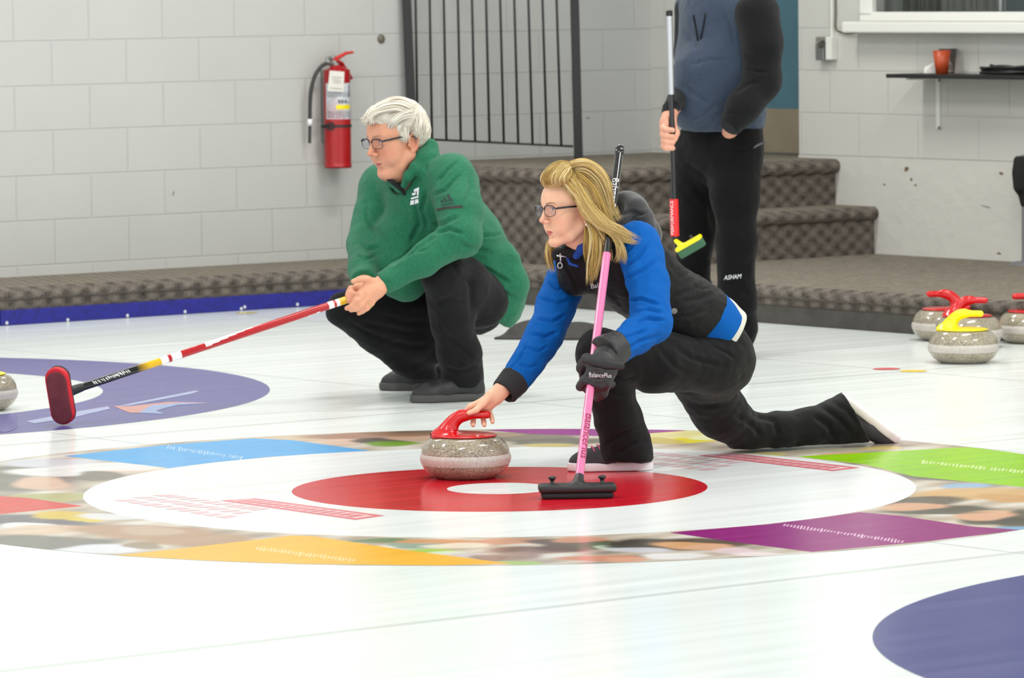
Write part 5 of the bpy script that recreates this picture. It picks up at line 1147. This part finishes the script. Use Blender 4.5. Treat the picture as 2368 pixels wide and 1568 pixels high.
# ---- hair: combed cap, rolled quiff and long loose locks
BL = [(226, 202, 142), (202, 172, 104), (240, 222, 172), (182, 148, 82), (210, 178, 92), (164, 132, 78)]
BD = [(152, 118, 66), (178, 142, 74), (198, 164, 78), (134, 104, 62)]
M_hair = vmat('blond_hair', .5, spec=.35)
cap = Solid(.003)
cap.add(HW.ell((0, -.018, .066), (.081, .103, .084)), .01).sub(HW.ell((0, .072, .03), (.070, .078, .090)), .012).sub(HW.ell((0, .06, -.05), (.12, .10, .075)), .015).add(HW.ell((0, .046, .128), (.054, .044, .036), rx=-.35), .015).add(HW.ell((0, -.045, .105), (.06, .06, .045)), .02)
def hcol(V): 
    L = HW.l(V); a = np.array(lin(*BD[0])[:3]); b_ = np.array(lin(*BL[0])[:3]); t = np.clip(.5+.5*noise3(np.stack([L[:, 0]*9, L[:, 1]*1.2, L[:, 2]*1.2], 1), 22, 3), 0, 1)[:, None]; return a*(1-t)+b_*t
put(sdf_obj('hair_cap', cap, M_hair, None, 2, col=hcol, disp=lambda V, n: .0012*noise3(np.stack([HW.l(V)[:, 0]*5, HW.l(V)[:, 1], HW.l(V)[:, 2]], 1), 60, 8)), woman)
Yn_ = .345; GD = []
def lock(pts, rs, ts, ds_, cnt, rad, cols=BL): GD.append((pts, rs, ts, ds_, int(cnt*3.8), rad*.42, cols))
# quiff swept back from the forehead
for k in range(11):
    o_ = k/10; lock([(1259+54*o_, 430-3*o_, .375-.05*o_), (1257+55*o_, 414-2*o_, .362-.042*o_), (1268+50*o_, 394+6*o_, .362-.03*o_), (1294+28*o_, 378+12*o_, .375-.025*o_), (1320+8*o_, 381+14*o_, .385-.02*o_), (1334+4*o_, 392+14*o_, .40-.02*o_)], .006, .006, .014, 17, .0020, (BD+BL[:2]) if k < 4 else (BL[:4] if k % 2 else BL+BD[:2]))
# crown and back of the head
for k in range(7):
    o_ = k/6; lock([(1312+8*o_, 390+8*o_, .42-.05*o_), (1324+8*o_, 384+6*o_, .40-.05*o_), (1350+6*o_, 379+12*o_, .40-.06*o_), (1385-2*o_, 398+16*o_, .42-.08*o_), (1405-6*o_, 436+14*o_, .42-.08*o_), (1416-4*o_, 480+10*o_, .40-.06*o_), (1432, 515, .36)], .016, .014, .02, 22, .0022, BD+BL[:3])
for k in range(5):
    o_ = k/4; lock([(1316+6*o_, 396+10*o_, .39-.03*o_), (1334+6*o_, 398+10*o_, .365-.03*o_), (1366+2*o_, 424+10*o_, .355-.03*o_), (1390-4*o_, 462+8*o_, .35-.03*o_), (1404-2*o_, 500+4*o_, .34-.02*o_), (1420, 528, .325)], .016, .014, .014, 24, .0022, BD+BL[:2])
# side sweep over the ear, the long flick to the right
for k in range(9):
    o_ = k/8; lock([(1310-2*o_, 394+18*o_, .40-.03*o_), (1320-4*o_, 402+22*o_, .355-.02*o_), (1334+4*o_, 424+26*o_, .335), (1356+2*o_, 462+24*o_, .325), (1392, 508+12*o_, .315), (1430+6*o_, 540-4*o_, .305), (1474+10*o_-14*(k % 3), 556+8*o_-10*(k % 2), .30)], .014, .017, .018, 26, .0022, BL)
lock([(1330,440,.335),(1350,490,.325),(1380,516,.315),(1420,540,.305),(1448,556,.30),(1484,563,.30)], .012, .006, .01, 26, .0018, BL)
lock([(1338,450,.33),(1372,500,.32),(1420,545,.305),(1440,580,.30),(1445,614,.30)], .012, .008, .01, 34, .0019, BL)
lock([(1350,460,.33),(1400,520,.315),(1428,560,.305),(1432,590,.30),(1424,610,.30)], .010, .008, .01, 22, .0018, BL)
# locks hanging beside the collar
lock([(1362,500,.36),(1374,538,.345),(1372,580,.33),(1366,620,.325),(1363,663,.32)], .016, .010, .015, 46, .0021, BD+BL)
lock([(1366,504,.355),(1382,545,.335),(1384,590,.325),(1376,628,.32),(1370,650,.32)], .014, .008, .012, 34, .0021, BD+BL[:2])
lock([(1360,512,.37),(1356,548,.35),(1355,580,.345),(1360,615,.34)], .008, .006, .01, 16, .0018, BD)
lock([(1368,508,.345),(1396,550,.32),(1408,580,.315),(1414,605,.31)], .012, .006, .01, 22, .0018, BD+BL[:2])
# far side lock below the chin
lock([(1290,540,.50),(1272,570,.50),(1270,598,.49),(1279,632,.485)], .014, .008, .02, 44, .0021, BD+BL[:2])
lock([(1284,545,.50),(1268,580,.50),(1274,615,.49)], .008, .006, .02, 24, .0019, BL)
# fine hairline at the temple
for k in range(6): lock([(1316+5*k, 420+14*k, .335), (1330+5*k, 438+12*k, .33), (1352+4*k, 470+8*k, .325)], .006, .008, .008, 14, .0014, BD+BL)
strands('hair', woman, GD, M_hair, 5)
q = MB(); q.box((-.012, -.004, -.006), (.012, .004, .006), 0, HW.x, HW.y, HW.z, at(1323, 386, .385)); put(q.build('hair_clip', mat('black_clip', (30, 28, 26), .4), None, bevel=.002), woman)
# ================================================================== the squatting man with the striped broom
man = thing('person', 'white-haired person in green pullover squatting with the striped broom', 'person', tuple(ground(1060, 918)))
LM = np.array([.66, -.75, 0.0]); phi = math.radians(34); mf = np.array([-math.cos(phi), -math.sin(phi), -.22]); HM = Frame(at(919, 336, 2.92), mf, (-.02, 0, 1), 1.09)
B_ = Solid(.0022); head_solid(B_, HM, male=True, mouth_open=.0016)
B_.chain([HM.w((0, -.02, -.02)), HM.w((0, -.035, -.085)), at(972, 432, 2.99)], [.062, .060, .075], .02)
mpel, mche = at(1090, 690, 3.10), at(995, 470, 3.0); eM = unit(mche-mpel); nM = unit(np.cross(eM, LM))
mls, mrs = at(1046, 415, 2.84), at(884, 432, 3.16); mle, mlw = at(1064, 548, 2.70), at(884, 657, 2.63); mre, mrw = at(846, 570, 3.02), at(842, 660, 2.74)
B_.add(Cone(mpel, mche, .12, .13, nM, 1.25), .03).add(Cone(mls, mrs, .05, .05), .03).chain([mls, mle, mlw], [.048, .042, .029], .01).chain([mrs, mre, mrw], [.048, .042, .029], .01)
mlh, mrh = at(1110, 695, 3.02), at(1020, 705, 3.20); mlk, mla = at(1020, 634, 2.74), at(1070, 870, 2.93); mrk, mra = at(794, 718, 3.03), at(968, 862, 3.27)
B_.chain([mlh, mlk, mla], [.06, .04, .03], .02).chain([mrh, mrk, at(950, 846, 3.25)], [.06, .04, .026], .02)
# near hand laid over the far one, fingers drooping past the broom's end
B_.chain([mlw, at(872, 668, 2.600), at(852, 680, 2.585)], [.030, .0285, .024], .012, n=_F, s=1.35)
kn_ = [at(846, 664, 2.585), at(846, 678, 2.575), at(850, 690, 2.575), at(858, 701, 2.585)]
for p in kn_: B_.add(Cone(at(870, 672, 2.597), p, .021, .0118), .012)
fg = [[kn_[0], at(832, 680, 2.570), at(822, 694, 2.572), at(816, 705, 2.585)], [kn_[1], at(828, 696, 2.562), at(814, 708, 2.567), at(802, 713, 2.580)], [kn_[2], at(836, 706, 2.562), at(824, 714, 2.566), at(812, 717, 2.576)], [kn_[3], at(848, 712, 2.572), at(838, 719, 2.575), at(830, 724, 2.582)]]
for ch in fg: B_.chain(ch, [.0118, .0108, .0098, .0085], .005)
B_.chain([at(868, 655, 2.605), at(850, 646, 2.588), at(832, 646, 2.578), at(817, 651, 2.574)], [.017, .0118, .0105, .009], .01)
B_.chain([mrw, at(838, 664, 2.69), at(830, 676, 2.645)], [.029, .028, .027], .012)
for i, (x, y) in enumerate(((812, 672), (808, 680), (806, 688))):
    B_.chain([at(828, 664+6*i, 2.64), at(x, y-4, 2.612), at(x-1, y+6, 2.600), at(x+12, y+9, 2.598)], [.012, .0112, .0105, .0095], .006)
carve(B_, [mB, mE+ax*.006], [.0138, .0138])
def mextra(V, L, C):
    m = np.clip((.047-np.linalg.norm(L-np.array([0, .04, -.062]), axis=1))/.02, 0, 1)[:, None]*.12; return C*(1-m)+np.array(lin(196, 150, 132)[:3])*m
put(sdf_obj('body', B_, M_skin, None, 2, col=face_colour(HM, (222, 160, 130), (176, 92, 88), (216, 122, 98), (150, 122, 104), mextra, male=True, brow_amt=.75)), man)
eyes(man, HM, (96, 110, 120), mf+np.array([0, -.1, .15]))
glasses(man, HM, mat('steel_frame', (40, 42, 46), .3, metal=.4, coat=.3), lensW, .0270, .0160, 3.6)
M_wh = vmat('white_hair', .5, spec=.4); WHC = [(236, 232, 220), (222, 214, 198), (244, 240, 230), (206, 196, 178), (214, 206, 192)]
hc = Solid(.003)
hc.add(HM.ell((0, -.020, .064), (.0835, .101, .088)), .01).add(HM.ell((0, -.05, .03), (.079, .073, .07)), .02).add(HM.ell((0, .04, .112), (.058, .050, .034), rx=-.2), .025)
hc.sub(HM.ell((0, .085, .03), (.072, .075, .066)), .012).sub(HM.ell((0, .050, -.055), (.12, .085, .082)), .012).sub(HM.ell((0, -.08, -.095), (.10, .08, .075)), .012)
for s_ in (-1, 1): hc.sub(HM.ell((s_*.085, -.012, .004), (.022, .026, .040)), .006)
def mh_col(V):
    L = HM.l(V); t = np.clip(.5+.6*noise3(np.stack([L[:, 0]*3, L[:, 1], L[:, 2]*2.2], 1), 40, 3), 0, 1)[:, None]; t2 = np.clip(.5+.6*noise3(L*np.array([1.5, .8, 1.5]), 110, 5), 0, 1)[:, None]
    return (np.array(lin(196, 184, 166)[:3])*(1-t)+np.array(lin(238, 234, 224)[:3])*t)*(.86+.14*t2)
put(sdf_obj('hair_cap', hc, M_wh, None, 2, col=mh_col, disp=lambda V, n: .0022*noise3(HM.l(V)*np.array([2, 1, 1.4]), 55, 8)+.001*noise3(V, 190, 9)), man)
GD = []; r_ = np.random.default_rng(21)
def mlock(pts, rs, ts, ds_, cnt, rad): GD.append((pts, rs, ts, ds_, cnt, rad, WHC))
for k in range(9):
    o_ = k/8; mlock([(958-6*o_, 246+18*o_, 2.93-.09*o_), (925-6*o_, 233+18*o_, 2.92-.08*o_), (890-4*o_, 240+16*o_, 2.90-.06*o_), (862-2*o_, 258+10*o_, 2.88-.04*o_), (844+16*o_, 276+8*o_, 2.86-.03*o_), (831+30*o_, 284+6*o_, 2.85-.03*o_)], .016, .010, .04, 40, .0013)
for k in range(8):
    o_ = k/7; mlock([(962-4*o_, 250+10*o_, 2.88-.05*o_), (935-4*o_, 250+18*o_, 2.855-.04*o_), (910, 268+16*o_, 2.84-.03*o_), (896+6*o_, 286+14*o_, 2.835), (890+14*o_, 298+20*o_, 2.835)], .012, .010, .012, 34, .0012)
for k in range(9):
    o_ = k/8; mlock([(966+8*o_, 252+12*o_, 2.90-.03*o_), (968+10*o_, 272+14*o_, 2.87-.03*o_), (960+18*o_, 296+10*o_, 2.85-.01*o_), (952+26*o_, 314+12*o_, 2.84)], .014, .014, .014, 34, .0012)
for k in range(5):
    o_ = k/4; mlock([(934+6*o_, 286+8*o_, 2.835), (932+8*o_, 302+6*o_, 2.832), (926+14*o_, 316+5*o_, 2.832), (924+14*o_, 330+2*o_, 2.833)], .008, .008, .006, 22, .0011)
strands('hair', man, GD, M_wh, 8)
# ---- pullover
M_green = mat('green_knit', (18, 106, 74), .85, bump=(520, .35), var=(150, .22), sheen=.1)
P_ = Solid(.005)
P_.add(Cone(at(1112, 668, 3.10), at(1060, 560, 3.06), .178, .172, nM, 1.3), .03).add(Cone(at(1060, 560, 3.06), at(1000, 480, 3.0), .172, .172, nM, 1.32), .05).add(Cone(at(1000, 480, 3.0), at(975, 425, 2.99), .172, .115, nM, 1.3), .05)
P_.add(Cone(at(1046, 412, 2.86), at(886, 436, 3.15), .083, .08), .05)
P_.chain([at(1046, 418, 2.845), at(1062, 490, 2.76), mle, at(980, 600, 2.655), at(885, 656, 2.632)], [.088, .080, .072, .055, .040], .025)
P_.chain([mrs, at(862, 510, 3.09), mre, at(842, 625, 2.86), at(841, 652, 2.76)], [.085, .070, .062, .052, .046], .025)
P_.chain([at(1160, 600, 3.03), at(1172, 655, 3.03), at(1162, 720, 3.05)], [.05, .052, .03], .04, n=LM, s=.6)
P_.chain([at(930, 555, 2.98), at(932, 620, 2.96), at(935, 648, 2.93)], [.10, .10, .072], .05)
fe = unit(at(885, 656, 2.632)-at(980, 600, 2.655)); P_.clip(at(884, 656.5, 2.632), fe, .085); fe2 = unit(at(841, 652, 2.76)-at(842, 620, 2.88)); P_.clip(at(841, 652, 2.76), fe2, .075)
P_.clip(at(1165, 752, 3.05), -_U*.9-_R*.45, .25, .01)
# open neck
P_.sub(Cone(at(900, 398, 2.86), at(945, 425, 2.97), .062, .05), .01)
pf = [([(1012,420),(1035,395),(1060,372)],7,.005),([(1000,452),(1030,440),(1066,402)],7,.005),([(1004,524),(1030,515),(1062,500)],9,.006),([(1000,540),(1040,530),(1072,540)],8,.006),([(935,590),(975,565),(1010,545)],8,.007),([(905,610),(950,585),(990,575)],6,.004),([(958,470),(968,520),(950,560)],10,.008),([(985,440),(975,490),(990,530)],9,.007),([(1075,470),(1088,440),(1084,410)],8,.004),([(1060,560),(1100,575),(1140,585)],9,.006),([(1090,610),(1130,625),(1180,655)],8,.007),([(1100,640),(1140,660),(1190,690)],7,.006),([(830,560),(850,575),(875,570)],7,.005),([(822,590),(845,600),(870,590)],6,.005),([(845,470),(850,510),(870,540)],9,.005),([(1113,430),(1112,450),(1112,462)],4,.003),([(1110,545),(1140,545),(1160,540)],7,.004),([(990,340),(985,390),(960,430)],7,.004)]
pull = sdf_obj('pullover', P_, M_green, None, 3, disp=fold_disp([(p_, w_*.85, a_*1.6) for p_, w_, a_ in pf], [(.006, 11, (1, 1, 1)), (.003, 30, (1, 1, 1))], 31)); put(pull, man)
C_ = Solid(.0032); C_.chain([at(990, 338, 2.93), at(978, 360, 2.88), at(962, 388, 2.845), at(944, 408, 2.84), at(934, 430, 2.86)], [.020, .021, .019, .016, .012], .012, n=unit(np.array([.5, -.7, .4])), s=1.6)
C_.chain([at(990, 338, 2.93), at(975, 360, 3.02), at(930, 400, 3.03), at(905, 418, 2.96), at(926, 440, 2.88)], [.022, .022, .022, .02, .014], .012)
C_.chain([at(998, 340, 2.92), at(1000, 372, 2.89), at(985, 405, 2.86)], [.02, .03, .03], .03)
put(sdf_obj('collar', C_, M_green, None, 2, disp=fold_disp([], [(.002, 40, (1, 1, 1))], 4)), man)
U_ = Solid(.0032); U_.chain([at(893, 412, 2.88), at(910, 422, 2.865), at(926, 436, 2.87), at(936, 448, 2.875)], [.007, .008, .008, .006], .006); put(sdf_obj('undershirt', U_, mat('black_undershirt', (18, 18, 20), .8), None, 2), man)
M_dkg = mat('dark_green_print', (22, 56, 46), .6)
for pts in ([(1021,470),(1027,468),(1022,461),(1019,463)], [(1029,468),(1037,466),(1029,455),(1025,458)], [(1039,466),(1049,464),(1037,448),(1032,451)]): px_patch('emblem', pts, 2.7, M_dkg, man, pull, .0012)
px_patch('emblem_lettering', [(1022,473),(1050,468),(1050,471),(1022,476)], 2.7, M_dkg, man, pull, .0012)
px_patch('sleeve_stripe', [(1009,483),(1030,478),(1069,475),(1070,481),(1032,484),(1010,488)], 2.7, mat('charcoal_print', (52, 46, 44), .7), man, pull, .0014)
for pts in ([(957,437),(969,432),(968,450),(964,452),(964,441),(957,443)], [(952,446),(962,443),(961,449),(953,451)], [(950,456),(968,452),(968,456),(950,460)], [(949,463),(957,461),(957,471),(948,473)], [(959,461),(967,459),(968,468),(959,471)]): px_patch('chest_emblem', pts, 2.8, M_wht, man, pull, .0014)
# ---- trousers and shoes
M_tr2 = mat('charcoal_trousers', (19, 19, 20), .85, spec=.2, bump=(420, .25), sheen=.06); T_ = Solid(.005)
T_.add(Cone(at(1095, 690, 3.10), at(1080, 665, 3.09), .13, .13, nM, 1.1), .03)
T_.chain([at(1109, 694, 2.97), at(1070, 655, 2.86), at(1026, 634, 2.755)], [.102, .09, .076], .03).chain([at(1026, 636, 2.755), at(1046, 740, 2.83), at(1062, 815, 2.88), at(1070, 862, 2.92), at(1073, 892, 2.935)], [.075, .074, .073, .070, .072], .03)
T_.chain([at(1015, 712, 3.20), at(900, 712, 3.11), at(796, 716, 3.035)], [.10, .082, .062], .03).chain([at(796, 718, 3.035), at(870, 772, 3.13), at(945, 832, 3.22), at(978, 866, 3.265)], [.062, .066, .060, .056], .03)
T_.chain([at(890, 742, 3.09), at(960, 778, 3.17), at(1000, 800, 3.2)], [.06, .075, .07], .04)
T_.clip(np.array([0, 0, .048]), (0, 0, -1))
tf = [([(1040,600),(1060,640),(1100,660)],9,.005),([(1085,640),(1090,690),(1095,740)],9,.006),([(1010,700),(1040,690),(1080,700)],9,.004),([(1030,770),(1060,800),(1095,830)],8,.006),([(1040,820),(1065,840),(1105,850)],8,.005),([(1030,850),(1060,860),(1100,850)],7,.006),([(830,745),(890,760),(960,770)],10,.005),([(800,740),(850,770),(900,790)],8,.004),([(880,730),(940,745),(1000,745)],10,.005),([(900,790),(950,800),(990,800)],9,.005),([(1020,740),(1030,790),(1040,830)],8,.004)]
put(sdf_obj('trousers', T_, M_tr2, None, 3, disp=fold_disp(tf, [(.0045, 12, (1, 1, 1)), (.002, 38, (1, 1, 1))], 41)), man)
M_shM = mat('black_leather', (34, 34, 36), .5); M_soM = mat('dark_sole', (74, 73, 72), .65)
h1 = ground(1122, 925); h1[2] = .001; t1 = ground(996, 930)-h1; t1[2] = 0
shoe(man, h1, t1, (0, 0, 1), .275, .104, M_shM, M_soM, M_blk, None, laces=3)
h2 = ground(1050, 902); h2[2] = .001; t2 = ground(938, 902)-h2; t2[2] = 0
shoe(man, h2, t2, (0, 0, 1), .275, .100, M_shM, M_soM, M_blk, None, laces=3)
rg = at(866, 702, 2.572); q = MB(); ra_ = unit(at(838, 719, 2.575)-kn_[3]); u1 = unit(np.cross(ra_, [0, 0, 1.0])); w1 = np.cross(ra_, u1); c_ = kn_[3]+(at(848, 712, 2.572)-kn_[3])*.45
q.tube([c_+.0122*(u1*math.cos(a)+w1*math.sin(a)) for a in np.linspace(0, 2*math.pi, 25)], .0013, 7, cap=False); put(q.build('finger_ring', mat('ring_gold', (206, 186, 130), .25, metal=.9), None, smooth=True), man)
# ================================================================== the standing man, cut off by the top of the picture
std = thing('person', 'person standing in blue-grey hoodie with black sleeves, head out of the picture', 'person', tuple(ground(1690, 826)))
LS_ = np.array([.62, -.78, 0.0]); Ys = 4.76
HS = Frame(at(1655, -95, Ys), np.array([-.78, -.62, -.05]), (0, 0, 1), 1.04); B_ = Solid(.003); head_solid(B_, HS, male=True)
sp, sc_ = at(1670, 300, Ys), at(1668, 60, Ys); nS = unit(np.cross([0, 0, 1.0], LS_))
B_.chain([HS.w((0, -.02, -.02)), HS.w((0, -.04, -.1)), at(1668, 10, Ys)], [.06, .062, .08], .02).add(Cone(sp, sc_, .12, .14, nS, 1.3), .03)
sl, sr = at(1752, 40, 4.56), at(1598, 22, 4.96); sle, slw = at(1765, 185, 4.58), at(1696, 281, 4.53); sre, srw = at(1592, 190, 4.80), at(1549, 262, 4.47)
B_.chain([sl, sle, slw], [.05, .042, .03], .01).chain([sr, sre, srw], [.05, .042, .028], .01)
B_.add(Cone(slw, at(1682, 322, 4.66), .029, .034), .012)
slh, srh = at(1705, 330, 4.68), at(1615, 335, 4.86); slk, sla = at(1703, 560, 4.60), at(1706, 800, 4.69); srk, sra = at(1603, 560, 4.80), at(1592, 790, 4.93)
B_.chain([slh, slk, sla], [.06, .038, .028], .02).chain([srh, srk+np.array([0, .03, 0]), sra], [.06, .036, .028], .02)
gx = lambda y: at(1547.5+(1561-1547.5)*(y-28)/(562-28), y, 4.42)
B_.chain([srw, at(1545, 285, 4.445), at(1543, 305, 4.438)], [.028, .031, .029], .012, n=_F, s=1.15)
for i, y in enumerate((296, 311, 325, 338)):
    c_ = gx(y+2); B_.chain([at(1541, y-8, 4.43), at(1535-2+(i > 1)*2, y, 4.405), at(1541, y+4, 4.388), at(1556, y+5, 4.394)], [.0125, .0118, .0112, .0098], .006)
B_.chain([at(1556, 290, 4.44), at(1565, 308, 4.425), at(1561, 322, 4.40)], [.014, .012, .0105], .008)
carve(B_, [sb_B, sb_T], [.0117, .0117])
put(sdf_obj('body', B_, M_skin, None, 2, col=face_colour(HS, (214, 156, 132), (180, 100, 94), (208, 130, 110), (90, 70, 56), male=True)), std)
hq = Solid(.005); hq.add(HS.ell((0, -.02, .066), (.082, .1, .085)), .01).sub(HS.ell((0, .085, .02), (.075, .075, .07)), .012).sub(HS.ell((0, .05, -.06), (.12, .085, .085)), .012); put(sdf_obj('hair', hq, mat('brown_hair', (70, 52, 40), .6), None, 2), std)
M_hood = mat('slate_fleece', (46, 60, 80), .9, bump=(330, .45), var=(170, .18), sheen=.15); M_slv = mat('black_fleece', (18, 18, 21), .9, spec=.2, bump=(300, .5), sheen=.08); M_blkp = mat('black_track_trousers', (12, 12, 13), .88, spec=.15, bump=(400, .2), sheen=.05)
S_ = Solid(.005)
S_.add(Cone(at(1672, 262, Ys), at(1664, 150, Ys-.02), .188, .186, nS, 1.2), .03).add(Cone(at(1664, 150, Ys-.02), at(1668, 40, Ys), .186, .176, nS, 1.3), .04).add(Cone(at(1668, 40, Ys), at(1666, -20, Ys), .176, .11, nS, 1.25), .04)
S_.chain([at(1622, 170, 4.66), at(1618, 250, 4.66)], [.11, .108], .05).add(Cone(at(1740, 30, 4.60), at(1600, 15, 4.95), .07, .07), .05)
S_.clip(at(1670, 303, Ys-.1), (0, 0, -1), None, .012)
sf = [([(1600,150),(1640,138),(1690,140)],7,.004),([(1570,190),(1600,215),(1650,245)],9,.005),([(1590,280),(1625,265),(1660,240)],8,.005),([(1600,300),(1640,285),(1665,262)],7,.004),([(1580,60),(1610,110),(1615,160)],9,.004),([(1670,20),(1690,60),(1700,110)],7,.004),([(1575,240),(1590,262),(1620,280)],8,.004)]
hd_ = sdf_obj('hoodie', S_, M_hood, None, 3, disp=fold_disp(sf, [(.0045, 11, (1, 1, 1)), (.002, 34, (1, 1, 1))], 51)); put(hd_, std)
S_ = Solid(.0048); S_.chain([at(1750, 32, 4.57), at(1762, 100, 4.55), at(1762, 186, 4.55), at(1722, 245, 4.51), at(1692, 286, 4.49)], [.088, .078, .072, .064, .046], .03)
S_.clip(at(1683, 297, 4.485), unit(at(1690, 286, 4.44)-at(1722, 245, 4.48)), .09)
put(sdf_obj('sleeve', S_, M_slv, None, 3, disp=fold_disp([([(1728,158),(1750,166),(1775,165)],5,.007),([(1700,215),(1730,195),(1760,190)],8,.005),([(1715,120),(1745,130),(1790,120)],9,.004),([(1680,260),(1710,265),(1730,255)],7,.005)], [(.004, 14, (1, 1, 1))], 52)), std)
S_ = Solid(.0048); S_.chain([at(1600, 25, 4.94), at(1596, 120, 4.88), sre, at(1554, 248, 4.50)], [.07, .06, .05, .034], .03); S_.clip(at(1550, 258, 4.475), unit(srw-sre), .08); put(sdf_obj('sleeve', S_, M_slv, None, 2, disp=fold_disp([], [(.003, 20, (1, 1, 1))], 53)), std)
c_ = Solid(.003); c_.add(Cone(at(1551, 250, 4.49), at(1547, 265, 4.465), .033, .030), .003); ec_ = unit(at(1547, 265, 4.465)-at(1551, 250, 4.49)); c_.clip(at(1547, 268, 4.46), ec_, None, .004).clip(at(1551, 247, 4.49), -ec_, None, .004); put(sdf_obj('cuff', c_, M_slv, None, 1), std)
for a, b_ in (((1607, 30), (1616, 92)), ((1634, 28), (1622, 88))):
    q = MB(); q.tube([at(*a, 4.54), at((a[0]+b_[0])/2+1, (a[1]+b_[1])/2, 4.535), at(*b_, 4.54)], .0032, 7); dr = q.build('drawstring', M_slv, None, smooth=True); hug(dr, hd_, .002); put(dr, std)
T_ = Solid(.005)
T_.add(Cone(at(1672, 300, Ys), at(1668, 345, Ys), .172, .17, nS, 1.25), .03)
T_.chain([at(1703, 340, 4.69), at(1700, 450, 4.63), at(1704, 560, 4.61), at(1703, 690, 4.65), at(1706, 760, 4.69), at(1706, 800, 4.70)], [.098, .086, .076, .072, .070, .052], .05)
T_.chain([at(1615, 345, 4.85), at(1606, 450, 4.82), at(1606, 540, 4.82), at(1600, 680, 4.88), at(1594, 760, 4.93), at(1592, 792, 4.94)], [.098, .082, .074, .068, .066, .05], .05)
T_.clip(at(1670, 294, Ys), (0, 0, 1), None, .01).clip(np.array([0, 0, .03]), (0, 0, -1))
pnt = sdf_obj('trousers', T_, M_blkp, None, 3, disp=fold_disp([([(1600,420),(1640,470),(1650,540)],10,.006),([(1690,620),(1710,660),(1735,690)],9,.004),([(1680,740),(1705,752),(1735,745)],7,.006),([(1585,380),(1620,400),(1650,430)],9,.005),([(1690,350),(1730,345),(1765,325)],5,.003)], [(.0045, 12, (1, 1, 1)), (.002, 36, (1, 1, 1))], 54)); put(pnt, std)
px_text('lettering', 'ASHAM', 1694, 641, -.10, 38, 4.6, M_wht, std, pnt, off=.002, squeeze=1.25, shear=.3)
for x0_, y0_ in ((0, 0), (3, 4)):
    q = MB(); L_ = [at(1742+x0_+30*t, 343-y0_-20*t+6*t*t, 4.6) for t in np.linspace(0, 1, 8)]; q.tube(L_, .0016, 5); o = q.build('pocket_piping', mat('grey_piping', (110, 112, 116), .6), None, smooth=True); hug(o, pnt, .001); put(o, std)
M_shS = mat('grey_white_shoe', (206, 206, 214), .5)
h1 = ground(1728, 829); h1[2] = .001; t1 = np.array([-.78, -.62, 0]); shoe(std, h1, t1, (0, 0, 1), .29, .105, M_shS, mat('white_sole', (232, 230, 232), .5), M_wht, None, laces=3)
h2 = ground(1625, 808); h2[2] = .001; shoe(std, h2, t1, (0, 0, 1), .29, .105, M_shS, mat('white_sole_2', (232, 230, 232), .5), M_wht, None, laces=3)
# ================================================================== light: rows of ceiling fixtures over the sheets, dim room fill
w = bpy.data.worlds.new('room_fill'); scene.world = w; w.use_nodes = True
w.node_tree.nodes['Background'].inputs[0].default_value = (.93, .97, 1, 1); w.node_tree.nodes['Background'].inputs[1].default_value = .9
def area(loc, sx, sy, power, rot=TH, col=(1, .985, .955)):
    L = bpy.data.lights.new('ceiling_lamp', 'AREA'); L.shape = 'RECTANGLE'; L.size = sx; L.size_y = sy; L.energy = power; L.color = col
    o = bpy.data.objects.new('ceiling_lamp', L); COL.objects.link(o); o.location = loc; o.rotation_euler = (0, 0, rot); return o
for s_, pw in ((-5.5, 20), (-1.8, 28), (1.7, 38), (4.5, 38)):
    for t_, kw in ((-4.6, .85), (-1.2, .75), (2.2, .75), (5.3, .8)):
        area(rm(s_, t_, 3.6), 1.2, .3, pw*kw)
